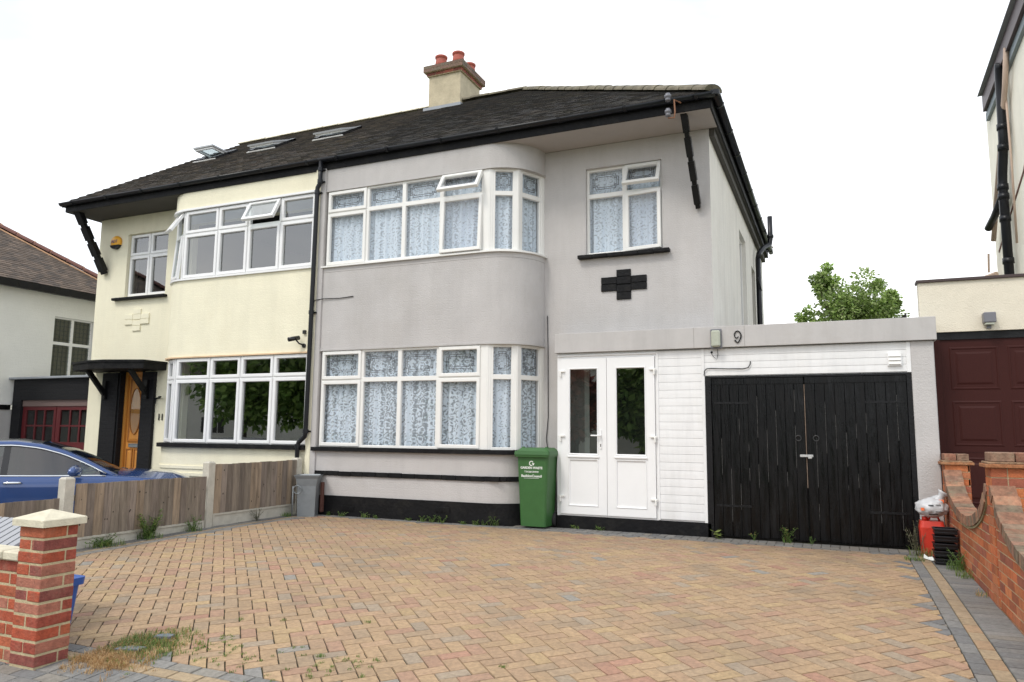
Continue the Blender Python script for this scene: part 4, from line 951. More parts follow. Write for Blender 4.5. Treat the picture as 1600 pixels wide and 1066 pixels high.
b.mat = mat('light_cream_render', (.86,.82,.70), .9, var=.04, vscale=3, bump=.3, bscale=60, streak=.08); wt = lambda y: 7.93-(y-4.8)*.085
b.poly([(xw,6.75,0),(xw,1.2,0),(xw,1.2,wt(1.2)-.25),(xw,6.2,wt(6.2)-.25),(xw,6.75,wt(6.75)-.25)]); b.poly([(xw,1.2,0),(12,1.2,0),(12,1.2,8),(xw,1.2,wt(1.2)-.25)]); b.poly([(xw,6.75,0),(xw,6.75,wt(6.75)-.25),(12,6.75,7.9),(12,6.75,0)])
b.build('wall', None, h7)
b = MB(); b.loft([[(xw-.12,y,wt(y)-.30),(xw-.12,y,wt(y)+.02),(xw+.1,y,wt(y)+.05),(xw+.1,y,wt(y)-.3)] for y in (1.0, 6.35)]); b.build('fascia', mat('plum_fascia', (.085,.06,.065), .5), h7)
b = MB(); b.loft([[(xw-.06,y,wt(y)-.45),(xw-.06,y,wt(y)-.30),(xw+.1,y,wt(y)-.30),(xw+.1,y,wt(y)-.45)] for y in (1.0, 6.45)]); b.build('cladding_strip', mat('blue_grey_board', (.22,.26,.28), .6), h7)
b = MB(); b.poly([(xw-.2,1.0,wt(1.0)+.03),(xw-.2,6.35,wt(6.35)+.02),(12,6.35,8.3),(12,1.0,8.5)]); b.build('roof', lead, h7)
b = MB(); b.smooth = True; x = xw-.12
b.tube([(x,4.72,7.70),(x,4.78,7.62),(x,4.80,7.1),(x,4.86,6.5),(x,4.88,6.3),(x,5.12,5.85),(x,5.16,5.7),(x,5.16,2.9)], .075, 12)
b.tube([(x,5.14,5.50),(x-.02,5.9,5.30),(x-.08,6.2,5.15)], .065, 10)
for z, y in ((6.6,4.85),(6.25,4.9),(5.62,5.16),(5.45,5.16),(5.05,5.16),(4.3,5.16)): b.lathe([(.074,-.05),(.09,-.05),(.09,.05),(.074,.05)], 12, (x,y,z))
b.build('soil_pipe', blkp, h7)
b = MB(); b.smooth = True; b.tube([(x+.02,4.25,7.75),(x+.02,4.55,7.2),(x+.02,5.1,6.5),(x+.02,6.35,4.95)], .045, 8); b.tube([(x+.05,4.7,7.4),(x+.05,4.65,5.9),(x+.05,4.7,4.5)], .018, 6); b.build('waste_pipe', tanpipe, h7)
b = MB(); b.loft([[(xw-.015,y,z-.02),(xw-.015,y,z+.02),(xw+.01,y,z+.02),(xw+.01,y,z-.02)] for y, z in ((3.0,6.45),(4.2,5.57),(6.45,4.75))]); b.build('flashing', mat('brown_flashing', (.16,.07,.05), .7), h7)
b = MB(); b.tube([(x-.04,6.55,4.75),(x-.04,6.65,4.4)], .02, 6); b.tube([(x-.09,6.62,4.30),(x+.05,6.45,4.33)], .05, 8); b.build('overflow_pipe', tanpipe, h7)
# low lean-to eave beyond the garage
b = MB(); b.loft([[(2.38,2.6,2.95),(2.52,2.2,3.05),(2.52,2.2,2.55),(2.44,2.6,2.55)],[(2.38,4,2.95),(2.52,4,3.05),(2.52,4,2.55),(2.44,4,2.55)]]); b.build('porch_eave', blk, g7)
# ------------------------------------------------------------------ boundary wall on the right
bw = thing('brick_wall', (2.66,-2.5,-.03), 'orange brick boundary wall with curved dips and capped piers', 'wall')
OB = [(.44,.125,.045),(.41,.115,.04),(.46,.15,.055),(.37,.105,.045),(.41,.145,.065),(.31,.095,.055)]
def sag(y):
    for a, e, zt_, zm in ((-2.70,-.25,.90,.50),(-5.35,-2.90,.90,.46),(-7.6,-5.55,.85,.42)):
        if a-.004 <= y <= e+.004: t = (y-(a+e)/2)/((e-a)/2); return zm+(zt_-zm)*(1-math.sqrt(max(0,1-abs(t)**2.0*.96)))/.8
    return None
b = MB(); b.mat = brick2; z = -.16; r = 0
while z < 1.0:
    y = -7.6+(r % 2)*.1125
    while y < -.25:
        N_ = 5; P = []
        for k in range(N_+1):
            yy = y+.005+(.215-.0)*k/N_; s__ = sag(yy)
            P.append((yy, min(z+.063, s__-.035) if s__ is not None else z-1))
        if all(q[1] > z+.004 for q in P) or any(q[1] > z+.01 for q in P):
            b.col = tilecol(OB); P = [q for q in P if q[1] > z]
            xo = rnd.uniform(-.002,.002)
            if len(P) > 1:
                lo = [b.P((2.5975+xo*.6,q[0],z)) for q in P]; hi = [b.P((2.5975+xo*.6,q[0],q[1])) for q in P]
                lo2 = [b.P((2.72,q[0],z)) for q in P]; hi2 = [b.P((2.72,q[0],q[1])) for q in P]
                for k in range(len(P)-1): b.F((lo[k+1],lo[k],hi[k],hi[k+1])); b.F((hi[k],hi2[k],hi2[k+1],hi[k+1])); b.F((lo2[k],lo2[k+1],hi2[k+1],hi2[k]))
                b.F((lo[0],lo2[0],hi2[0],hi[0])); b.F((lo[-1],hi[-1],hi2[-1],lo2[-1]))
        y += .225
    z += .075; r += 1
b.mat = mortar; yy = -7.6; prev = None
while yy <= -.24:
    s__ = sag(yy)
    if s__ is not None:
        q = [b.P((2.6015,yy,-.2)),b.P((2.6015,yy,s__-.03)),b.P((2.716,yy,s__-.03)),b.P((2.716,yy,-.2))]
        if prev: [b.F((prev[k],prev[k+1],q[k+1],q[k])) for k in range(3)]
        prev = q
    else: prev = None
    yy += .05
b.build('brickwork', None, bw)
b = MB(); b.mat = copingm
for a, e in ((-2.69,-.26),(-5.34,-2.91),(-7.6,-5.56)):
    y = a
    while y < e-.02:
        y2 = y+.072; ym = y+.036; s0, s1 = sag(max(y,a)), sag(min(y2,e)) 
        if s0 is None or s1 is None: break
        dl = math.hypot(y2-y, s1-s0)
        n = max(1, round(dl/.075))
        for k in range(n):
            ya, yb2 = y+(y2-y)*k/n, y+(y2-y)*(k+1)/n; za, zb2 = sag(min(ya,e)), sag(min(yb2,e)); t = Vector((0,yb2-ya,zb2-za)).normalized(); nn = Vector((0,-t.z,t.y)); b.col = tilecol([(.22,.12,.08),(.26,.13,.08),(.18,.12,.08),(.30,.15,.09)])
            j = rnd.uniform(-.004,.004); p0, p1 = Vector((0,ya,za))+t*.002, Vector((0,yb2,zb2))-t*.002
            b.loft([[p+Vector((2.575+j,0,0))-nn*.035, p+Vector((2.575+j,0,0))+nn*.055, p+Vector((2.745+j,0,0))+nn*.055, p+Vector((2.745+j,0,0))-nn*.035] for p in (p0, p1)])
        y = y2
cp = b.build('coping', None, bw)
b = MB(); b.mat = mat('tile_creasing', (.30,.27,.16), .9, var=.3, vscale=20, bump=.8, bscale=40)
for a, e in ((-2.69,-.26),(-5.34,-2.91),(-7.6,-5.56)):
    ys_ = [a+(e-a)*k/40 for k in range(41)]
    b.loft([[(2.585,y,sag(y)-.055),(2.585,y,sag(y)-.038),(2.735,y,sag(y)-.038),(2.735,y,sag(y)-.055)] for y in ys_])
b.build('creasing', None, bw)
for y0, y1, x1, zz in ((-.27,-.03,2.83,1.125),(-2.90,-2.68,2.93,1.15),(-5.56,-5.34,2.93,1.13)):
    b = MB(); b.mat = brick2; z = zz-.09; zt_ = z-.04
    z = -.15; r = 0
    while z+.075 <= zt_+.03:
        brick_course(b, 2.59, x1, y0, y1, z, z+.075, OB); z += .075; r += 1
    b.mat = mortar; b.box(2.594,x1-.004,y0+.004,y1-.004,-.2,z)
    pr = b.build('pier', None, bw)
    b = MB(); b.mat = copingm; b.col = (.34,.14,.06); b.cbox(2.555,x1+.04,y0-.035,y1+.035,z,z+.028,.004); b.col = (.28,.17,.10); b.cbox(2.57,x1+.025,y0-.02,y1+.02,z+.028,z+.045,.004)
    w_ = (x1-2.59)/2
    for k in range(2): b.col = tilecol([(.24,.11,.07),(.20,.12,.08)]); b.cbox(2.59+k*w_+.003,2.59+(k+1)*w_-.003,y0,y1,z+.045,z+.118,.006)
    b.build('pier_cap', None, pr)
# ------------------------------------------------------------------ brick gate pillar and low wall, front left
gp_ = thing('brick_pillar', (-3.05,-6.5,-.2), 'red brick gate pillar with pale stone cap in left foreground', 'pillar')
PB = [(.35,.068,.03),(.37,.08,.035),(.29,.06,.035),(.38,.10,.045),(.22,.058,.045),(.35,.13,.085)]
b = MB(); b.mat = brickm; z = .697-.075*12; x0, x1, y0, y1 = -3.145, -2.92, -6.63, -6.41
def bricks_face(mb, O, U_, Nn, W_, z, half, L1=.225):
    pass
for r in range(12):
    # each course: stretcher+header arrangement round a 1 brick pillar
    sw = r % 2
    zz0, zz1 = z+.007, z+.068
    j = lambda: rnd.uniform(-.0025,.0025)
    mid = (x0+x1)/2; midy = (y0+y1)/2
    if sw == 0:   # on -Y face two headers; on +X face one long + half
        for a, e in ((x0,mid-.004),(mid+.004,x1)): b.col = pick([(c,1) for c in PB]); b.cbox(a,e,y0+j(),midy-.03,zz0,zz1,.004)
        b.col = pick([(c,1) for c in PB]); b.cbox(mid+.02,x1+.0015,y0+.0,y1,zz0,zz1,.004)
        b.col = pick([(c,1) for c in PB]); b.cbox(x0,mid,midy-.02,y1,zz0,zz1,.004)
    else:
        b.col = pick([(c,1) for c in PB]); b.cbox(x0,x1+j()*.5,y0+j(),y0+.145,zz0,zz1,.004)
        b.col = pick([(c,1) for c in PB]); b.cbox(mid,x1+j()*.5,y0+.153,y1,zz0,zz1,.004); b.col = pick([(c,1) for c in PB]); b.cbox(x0,mid-.008,y0+.153,y1,zz0,zz1,.004)
    z += .075
b.mat = mortar; b.box(x0+.003,x1-.003,y0+.003,y1-.003,-.35,.697); b.build('brickwork', None, gp_)
b = MB(); q = [(x0-.032,y0-.032),(x1+.032,y0-.032),(x1+.032,y1+.032),(x0-.032,y1+.032)]; c_ = ((x0+x1)/2,(y0+y1)/2)
rings = [[(x,y,.697) for x, y in q],[(x,y,.737) for x, y in q],[(x+(c_[0]-x)*.03,y+(c_[1]-y)*.03,.742) for x, y in q],[(x+(c_[0]-x)*.97,y+(c_[1]-y)*.97,.79) for x, y in q]]
b.loft(rings); b.build('pillar_cap', stonecap, gp_)
lw = thing('low_brick_wall', (-5,-6.55,-.2), 'low red brick front wall with pale stone coping, running left from pillar', 'wall')
b = MB(); b.mat = brickm; z = .475-.075*9
for r in range(9):
    x = -3.137-(.11 if r % 2 else 0)
    if r % 2: b.col = pick([(c,1) for c in PB]); b.cbox(-3.24,-3.135,-6.605,-6.50,z+.006,z+.069,.004)
    x = -3.137 if not r % 2 else -3.247
    while x > -7: b.col = pick([(c,1) for c in PB]); b.cbox(x-.217,x,-6.605+rnd.uniform(-.003,.003),-6.50,z+.006,z+.069,.004); x -= .225
    z += .075
b.mat = mortar; b.box(-7,-3.135,-6.602,-6.505,-.35,.475); b.build('brickwork', None, lw)
b = MB(); x = -3.135
while x > -7: b.cbox(x-.16+.006 if x > -3.2 else x-.29,x-.002,-6.635,-6.47,.478,.532,.008); x -= .16 if x > -3.2 else .294
b.build('coping', stonecap, lw)
# storage box with ribbed lid behind the low wall
sb = thing('storage_box', (-4.3,-6.05,-.1), 'grey box with ribbed sloping lid behind the low front wall', 'storage box')
LB = [Vector((-3.80,-6.30,.43)),Vector((-3.80,-5.95,.60)),Vector((-5.0,-5.95,.60)),Vector((-5.0,-6.30,.43))]
b = MB(); n = 14
for k in range(n):
    a, c = k/n, (k+1)/n
    pA, pB = LB[0].lerp(LB[3], a+.003), LB[1].lerp(LB[2], a+.003); qA, qB = LB[0].lerp(LB[3], c-.012), LB[1].lerp(LB[2], c-.012); u_ = Vector((0,0,.012))
    b.loft([[pA-u_,pA+u_,qA+u_,qA-u_],[pB-u_,pB+u_,qB+u_,qB-u_]])
b.build('lid', mat('grey_lid_plastic', (.33,.335,.35), .5), sb)
b = MB(); b.poly([LB[0]-Vector((0,0,.01)),LB[1]-Vector((0,0,.01)),LB[2]-Vector((0,0,.01)),LB[3]-Vector((0,0,.01))]); b.box(-4.98,-3.84,-6.27,-5.98,-.12,.38); b.build('bin_body', carblk, sb)
bb = thing('recycling_box', (-3.62,-6.16,-.1), 'blue plastic tub hidden behind the red brick pillar', 'tub')
b = MB()
def taper(mb, cx, cy, z0, z1, w0, d0, w1, d1, n=4, rc=.25):
    def rr(w_, d_, z):
        o = []; r = min(w_, d_)*rc*.5
        for sx, sy, a0 in ((1,1,0),(-1,1,PI/2),(-1,-1,PI),(1,-1,1.5*PI)):
            for k in range(n+1): a = a0+PI/2*k/n; o.append((cx+sx*(w_/2-r)+r*math.cos(a), cy+sy*(d_/2-r)+r*math.sin(a), z))
        return o
    mb.loft([rr(w0,d0,z0), rr(w1,d1,z1)]); return rr
taper(b, -3.62,-6.16,-.10,.22,.30,.34,.36,.40); b.build('tub_body', bluepl, bb)
b = MB(); taper(b, -3.62,-6.16,.20,.25,.40,.44,.41,.45); b.build('rim', bluepl, bb)
# ------------------------------------------------------------------ fence
fn = thing('fence', (-6.2,-2.5,0), 'weathered timber board fence between concrete posts, stepping down towards the street', 'fence')
FP = [(.22,.18,.14),(.25,.205,.16),(.185,.15,.12),(.29,.22,.155),(.23,.185,.15)]
for ya, yb2, zt_, zt2 in ((-2.09,-.45,.82,.83),(-4.06,-2.24,.68,.67),(-6.2,-4.26,.54,.54)):
    b = MB(); b.mat = boardm; y = ya; zb_ = .17 if ya > -3 else (.10 if ya > -5 else .05)
    while y < yb2-.03:
        w_ = min(rnd.uniform(.095,.125), yb2-y); t = (y-ya)/(yb2-ya); b.col = pick([(c,1) for c in FP], .18); zt3 = zt_+(zt2-zt_)*t
        b.loft([[(-6.175,y-.008,z),(-6.163,y+w_,z),(-6.150,y+w_,z),(-6.166,y-.008,z)] for z in (zb_, zt3+rnd.uniform(-.004,.004))])
        oc = b.col; b.col = (.035,.025,.02)
        for _ in range(rnd.choice((0,1,1,2))):
            ky, kz = y+w_*rnd.uniform(.3,.7), rnd.uniform(zb_+.05, zt3-.04); kr = rnd.uniform(.004,.009); kx = -6.1635+.0148*((ky-y)/w_)
            b.poly([(kx+.0012,ky+kr*math.cos(t),kz+kr*1.5*math.sin(t)) for t in [2*PI*q/8 for q in range(8)]])
        y += w_
    b.col = FP[0]; b.box(-6.215,-6.177,ya,yb2,zt_-.18,zt_-.12); b.box(-6.215,-6.177,ya,yb2,zb_+.10,zb_+.16)
    b.build('fence_panel', None, fn)
    b = MB(); b.box(-6.20,-6.17,ya,yb2,gz(0,ya)-.1,zb_); b.ring(ya,yb2,gz(0,ya)-.02,zb_,[(0,0)]) if False else None
    b.box(-6.17,-6.155,ya,yb2,zb_-.025,zb_); b.box(-6.17,-6.155,ya,ya+.03,gz(0,ya)-.05,zb_-.025); b.box(-6.17,-6.155,yb2-.03,yb2,gz(0,ya)-.05,zb_-.025); b.build('gravel_board', concm, fn)
for y, z in ((-.40,.86),(-2.165,.86),(-4.16,.76),(-6.26,.64)):
    b = MB(); y0, y1 = y-.055, y+.055
    b.loft([[(-6.25,y0,-.2),(-6.14,y0,-.2),(-6.14,y1,-.2),(-6.25,y1,-.2)],[(-6.25,y0,z-.02),(-6.14,y0,z-.02),(-6.14,y1,z-.02),(-6.25,y1,z-.02)],[(-6.235,y0+.015,z),(-6.155,y0+.015,z),(-6.155,y1-.015,z),(-6.235,y1-.015,z)]]); b.build('fence_post', concm, fn)
# ------------------------------------------------------------------ steel container by the bay
b = MB(); cx, cy = -5.87, -.50
b.M = Mx((cx,cy,0), R_(24)); n = 1
b.loft([[(-.13*k1,-.11*k2,z),(.13*k1,-.11*k2,z),(.13*k1,.11*k2,z),(-.13*k1,.11*k2,z)] for z, k1, k2 in ((.0,1,1),(.45,1.08,1.1),(.56,1.25,1.25),(.60,1.42,1.4),(.615,1.44,1.42),(.60,1.36,1.34),(.56,1.15,1.15))])
b.smooth = True; b.tube([(-.20,-.13,.0),(-.20,-.13,.45)], .012, 6); b.tube([(-.13+.0*t+.06*math.cos(t),-.15,.40+.06*math.sin(t)) for t in [2*PI*k/12 for k in range(13)]], .008, 5, caps=False)
b.build('steel_container', metalg, at=(cx,cy,0), label='tall flared galvanised steel planter beside the fence end', cat='planter')
b = MB(); b.cbox(-5.75,-5.71,-.38,-.32,.05,.50,.006); b.build('timber_stake', mat('dark_red_wood', (.10,.04,.03), .8), at=(-5.73,-.36,0), label='short dark wooden stake behind the steel planter', cat='stake')
# ------------------------------------------------------------------ wheelie bin
wb = thing('wheelie_bin', (-2.33,-.1,0), 'green garden waste wheelie bin between bay and porch', 'bin')
b = MB(); cx, cy = -2.275, -.13
rrf = taper(b, cx, cy, .03, .96, .37, .36, .455, .42, n=3, rc=.22)
b.box(cx-.245,cx-.19,cy-.02,cy+.19,.86,.97); b.build('bin_body', greenp, wb)
b = MB(); taper(b, cx, cy-.01, .955, .985, .50, .47, .505, .475, n=3, rc=.15); taper(b, cx, cy-.01, .985, 1.035, .515, .49, .50, .475, n=3, rc=.15); taper(b, cx, cy, 1.035, 1.075, .47, .42, .38, .34, n=3, rc=.2)
for s_ in (-1, 1): b.cbox(cx+s_*.17-.02,cx+s_*.17+.02,cy-.12,cy-.08,1.045,1.09,.006)
b.build('lid', greenp, wb)
for s_ in (-1, 1): b = MB(); b.smooth = True; b.lathe([(.02,-.025),(.10,-.025),(.10,.025),(.02,.025)], 16, (cx+s_*.20,cy+.15,.10), 'X'); b.build('wheel', tyrem, wb)
yf = cy-.197; tilt = Matrix.Translation((cx-.01,yf-.016,.0)) @ Matrix.Rotation(R_(1.8), 4, 'X')
def tb(z): return Mx((cx-.01, cy-.18-.03*(z-.03)/.93-.003, z))
pr = text('GARDEN WASTE', .042, 'lettering', whitep, wb, tb(.795), off=.0012); text('T 01268 294949', .031, 'lettering', whitep, wb, tb(.745), off=.0006); text('BasildonCouncil', .046, 'lettering', whitep, wb, tb(.685), off=.0010)
b = MB(); z0_ = .868; yy = cy-.18-.03*(z0_-.03)/.93-.002; cxx = cx-.01
ribbon(b, [(cxx+.028*math.cos(t), z0_+.028*math.sin(t)) for t in [R_(-60-k*15) for k in range(19)]], .011, yy-.002, yy); b.loft([[(cxx+.008,yq,z0_+.002),(cxx+.046,yq,z0_+.002),(cxx+.028,yq,z0_-.028)] for yq in (yy-.002, yy)]); b.box(cxx-.11,cxx+.11,yy-.004+.005,yy+.006,.668,.671); b.build('recycling_mark', whitep, wb)
# ------------------------------------------------------------------ clutter by the right pier
b = MB(); b.smooth = False; cx, cy = 2.425, -.33
rr2 = taper(b, cx, cy, .0, .30, .22, .17, .245, .19, n=3, rc=.3); taper(b, cx, cy, .30, .37, .245, .19, .22, .16, n=3, rc=.4); b.smooth = True; b.lathe([(.03,0),(.03,.04),(.001,.045)], 10, (cx-.06,cy,.37)); b.tube([(cx-.03,cy,.37),(cx-.01,cy,.41),(cx+.06,cy,.41),(cx+.08,cy,.37)], .012, 6)
b.build('fuel_can', redpl, at=(cx,cy,0), label='red plastic container under a crumpled white sack beside the grey pier', cat='container')
bm = bmesh.new(); bmesh.ops.create_icosphere(bm, subdivisions=4, radius=1)
from mathutils import noise as mn
for v in bm.verts:
    p = v.co.copy(); n_ = mn.noise(p*2.1)*.16+mn.noise(p*5)*.10+abs(mn.noise(p*9))*.08
    q = p*(1+n_); q.z = q.z if q.z > 0 else q.z*.75; v.co = Vector((q.x*.155, q.y*.12, q.z*.115))
b = MB(); b.smooth = True; b.M = Matrix.Translation((2.435,-.36,.50)); b.bm(bm)
b.M = Matrix.Translation((2.50,-.33,.585)) @ Matrix.Rotation(R_(30), 4, 'Y'); b.loft([[(math.cos(t)*r_*(1+.25*math.sin(3*t+h*20)), math.sin(t)*r_*.7, h) for t in [2*PI*k/14 for k in range(14)]] for r_, h in ((.09,-.03),(.055,.03),(.03,.06),(.045,.09),(.06,.115))])
b.M = Matrix.Identity(4)
sack = b.build('plastic_sack', bagm, at=(2.44,-.36,.45), label='crumpled white plastic sack with orange print on the red container', cat='sack'); sack['_o'] = (2.44,-.36,.45)
b = MB()
for (dx, dz, w_, h_, m_) in ((-.10,.0,.03,.03,orangep),(-.02,.045,.05,.012,carblk),(.05,.05,.05,.008,carblk),(.05,-.02,.06,.008,carblk),(0,-.05,.09,.010,carblk),(.09,.085,.05,.035,orangep)):
    b.mat = m_; N_ = 4
    for i_ in range(N_):
        def sp(t): 
            x = dx-w_/2+w_*t; return x
        x0_, x1_ = sp(i_/N_), sp((i_+1)/N_)
        def yy_(x, z): return -.36-.125*math.sqrt(max(.05,1-(x/.17)**2-(z/.13)**2))-.008
        b.poly([(2.435+x0_,yy_(x0_,dz),.50+dz-h_/2),(2.435+x1_,yy_(x1_,dz),.50+dz-h_/2),(2.435+x1_,yy_(x1_,dz+h_),.50+dz+h_/2),(2.435+x0_,yy_(x0_,dz+h_),.50+dz+h_/2)])
b.build('sack_print', None, sack)
# stack of black trays
for k in range(5):
    b = MB(); z = .005+k*.074; x0, x1, y0, y1 = 2.375, 2.575, -1.02, -.84
    jx, ja = rnd.uniform(-.006,.006), R_(rnd.uniform(-2,2)); b.M = Mx((2.475+jx,-.93,z), ja)
    b.cbox(-.10,.10,-.09,-.082,.004,.062,.002); b.cbox(-.10,.10,.082,.09,.004,.062,.002); b.cbox(-.10,-.092,-.082,.082,.004,.062,.002); b.cbox(.092,.10,-.082,.082,.004,.062,.002); b.box(-.092,.092,-.082,.082,.004,.012)
    b.box(-.107,.107,-.097,.097,.052,.064) if False else None
    for q in (-.094,): b.cbox(-.108,.108,q-.006,q+.002,.046,.060,.002); b.cbox(-.108,.108,q-.005,q+.002,.018,.026,.002)
    b.cbox(-.108,-.100,-.09,.09,.046,.060,.002); 
    b.build('plastic_tray', carblk, at=(2.475,-.93,z), label='black ribbed plastic tray, ' + ('lowest','second from bottom','middle one','second from top','topmost')[k] + ' in the stack by the brick wall', cat='tray', group='black trays stacked by the brick wall')
b = MB(); b.poly([(2.30,-.66,.012),(2.36,-.80,.012),(2.42,-.83,.02),(2.40,-.75,.05),(2.34,-.70,.03),(2.31,-.62,.05)]); b.poly([(2.36,-.80,.012),(2.45,-.80,.03),(2.40,-.75,.05)]); b.poly([(2.31,-.62,.05),(2.34,-.70,.03),(2.32,-.64,.0)]); b.build('litter', whitep, at=(2.36,-.74,0), label='torn white scrap of packaging on the ground before the red container', cat='litter')
# ------------------------------------------------------------------ blue car on the neighbouring drive
CX, CY, CZ, CA = -9.60, -2.40, -.33, R_(-40)
car = thing('parked_car', (CX,CY,CZ), 'blue car with chrome window trim parked behind the timber fence', 'car')
CM = Mx((CX,CY,CZ), CA)
def stn(y):   # half width at shoulder, shoulder z, centre z of lower body
    pts = [(-2.35,.70,.80,.82),(-2.2,.82,.92,.95),(-1.6,.89,.97,1.0),(-.6,.92,.965,.98),(.4,.92,.945,.96),(1.0,.91,.94,.985),(1.5,.89,.90,.975),(2.0,.84,.84,.93),(2.25,.74,.76,.85),(2.34,.55,.55,.62)]
    for a, c in zip(pts, pts[1:]):
        if a[0] <= y <= c[0]: t = (y-a[0])/(c[0]-a[0]); return [a[k]+(c[k]-a[k])*t for k in (1,2,3)]
b = MB(); b.M = CM; b.smooth = True; rings = []
for y in [-2.35,-2.3,-2.2,-2,-1.6,-1.2,-.6,0,.4,.7,1.0,1.25,1.5,1.75,2.0,2.15,2.25,2.31,2.34]:
    w_, zs_, zc = stn(y)
    half_ = [(w_*.80,.22),(w_*.97,.30),(w_*1.0,.50),(w_*.985,.64),(w_*1.0,zs_-.16),(w_*.985,zs_-.05),(w_*.95,zs_),(w_*.86,zs_+.015),(w_*.60,zc),(w_*.3,zc+.012),(0,zc+.016)]
    rings.append([(x,y,z) for x, z in half_]+[(-x,y,z) for x, z in half_[::-1][1:]])
b.loft(rings); b.build('body', carblue, car)
def gh(y):    # roof height, roof half width
    pts = [(-2.1,1.0,.60),(-1.6,1.24,.58),(-1.1,1.37,.60),(-.5,1.435,.62),(-.05,1.44,.62),(.25,1.40,.62),(.55,1.31,.64),(.85,1.17,.68),(1.12,1.02,.74),(1.28,.94,.78)]
    for a, c in zip(pts, pts[1:]):
        if a[0] <= y <= c[0]: t = (y-a[0])/(c[0]-a[0]); return a[1]+(c[1]-a[1])*t, a[2]+(c[2]-a[2])*t
def ghs(ys, side=None):
    out = []
    for y in ys:
        zr, wr = gh(y); wb_, zb_, _ = stn(y); out.append((y, wr, zr, wb_*.90, zb_+.005))
    return out
YS = [-2.1,-1.85,-1.6,-1.35,-1.1,-.8,-.5,-.25,-.05,.1,.25]
b = MB(); b.M = CM; b.smooth = True
S_ = ghs(YS)
b.loft([[(-wr,y,zr-.035),(-wr*.85,y,zr-.004),(-wr*.4,y,zr+.012),(0,y,zr+.017),(wr*.4,y,zr+.012),(wr*.85,y,zr-.004),(wr,y,zr-.035)] for y, wr, zr, wb_, zb_ in S_], closed=False); b.build('roof', carblk, car)
for sx in (-1, 1):
    b = MB(); b.M = CM; b.smooth = True
    S_ = ghs([-2.1,-1.85,-1.6,-1.35,-1.1,-.8,-.5,-.25,-.05,.1,.25,.4,.55,.7,.85,1.0,1.12,1.28])
    b.loft([[(sx*wr*.86,y,zr+.002),(sx*(wr+.005),y,zr-.02),(sx*(wr+.04),y,zr-.07),(sx*(wr+.02),y,zr-.075),(sx*wr*.86,y,zr-.03)] for y, wr, zr, wb_, zb_ in S_]); b.build('roof_rail', carblue, car)
    b = MB(); b.M = CM; b.smooth = True   # side glass
    def gl_pts(y): zr, wr = gh(y); wb_, zb_, _ = stn(y); zt = max(zr-.075, zb_+.02); return [(sx*wb_*.93,y,zb_),(sx*(wr+.045+(wb_*.93-wr-.045)*.02),y,zt)]
    for y0, y1 in ((-1.75,-1.0),(-.93,-.18),(-.10,1.02)):
        n = 8; b.loft([gl_pts(y0+(y1-y0)*k/n) for k in range(n+1)], closed=False)
    sg_ = b.build('side_window', glassC, car)
    b = MB(); b.M = CM
    for y0, y1 in ((-1.0,-.93),(-.18,-.10),(-1.86,-1.75)): b = MB(); b.M = CM; A_, B_ = gl_pts(y0), gl_pts(y1); b.poly([A_[0],A_[1],B_[1],B_[0]]); b.build('door_pillar', carblk, car)
    b = MB(); b.M = CM; b.smooth = True
    b.tube([(gl_pts(y)[0][0]*1.02, y, gl_pts(y)[0][2]) for y in [-1.9+.1*k for k in range(31)]], .012, 6)
    b.tube([(gl_pts(y)[1][0]*1.015, y, gl_pts(y)[1][2]+.004) for y in [-1.9+.1*k for k in range(31)]], .012, 6); b.build('chrome_trim', chrome, car)
    b = MB(); b.M = CM; b.smooth = True; b.loft([[(sx*(.93+x*1.25),.74+y*1.35,1.02+z*1.25) for x, y, z in r_] for r_ in [[(.02,.03*math.cos(t),.02*math.sin(t)) for t in [2*PI*k/12 for k in range(12)]],[(.06,.055*math.cos(t),.05*math.sin(t)) for t in [2*PI*k/12 for k in range(12)]],[(.15,.06*math.cos(t)-.01,.062*math.sin(t)+.005) for t in [2*PI*k/12 for k in range(12)]],[(.25,.052*math.cos(t)-.02,.052*math.sin(t)-.003) for t in [2*PI*k/12 for k in range(12)]],[(.31,.028*math.cos(t)-.03,.03*math.sin(t)-.008) for t in [2*PI*k/12 for k in range(12)]]]])
    mr_ = b.build('door_mirror', carblue, car)
    b = MB(); b.M = CM; b.cbox(min(sx*.95,sx*1.16),max(sx*.95,sx*1.16),.68,.80,.935,.955,.006); b.build('mirror_trim', chrome, mr_)
    for yh in (-.02,-1.02):
        b = MB(); b.M = CM; b.smooth = True; b.tube([(sx*.915,yh-.11,.855),(sx*.945,yh-.09,.862),(sx*.95,yh,.864),(sx*.945,yh+.09,.862),(sx*.915,yh+.11,.855)], [.010,.016,.017,.016,.010], 8); b.build('door_handle', chrome, car)
    for yw in (-1.40, 1.42):
        b = MB(); b.M = CM; b.smooth = True; b.lathe([(.20,sx*.72),(.32,sx*.72),(.335,sx*.76),(.335,sx*.90),(.32,sx*.935),(.23,sx*.935)], 28, (0,yw,.33), 'X'); wh = b.build('wheel', tyrem, car)
        b = MB(); b.M = CM; b.lathe([(.23,sx*.93),(.215,sx*.90),(.05,sx*.915),(.001,sx*.92)], 20, (0,yw,.33), 'X'); b.build('rim', chrome, wh)
b = MB(); b.M = CM; b.smooth = True; ys_ = [.25,.4,.55,.7,.85,1.0,1.15,1.28]
b.loft([[(t*gh(y)[1]*.88, y+.10*(1-t*t), gh(y)[0]+.004) for t in (-1,-.6,-.2,.2,.6,1)] for y in ys_], closed=False); b.build('windscreen', glassC, car)
b = MB(); b.M = CM; b.box(-.72,.72,.95,1.0,.62,.97); b.box(-.72,.72,-1.9,-1.85,.4,1.0); b.cbox(-.62,-.14,-.35,-.2,.6,1.2,.04); b.cbox(.14,.62,-.35,-.2,.6,1.2,.04); b.box(-.8,.8,-1.85,.95,.55,.6); b.build('cabin', carblk, car)
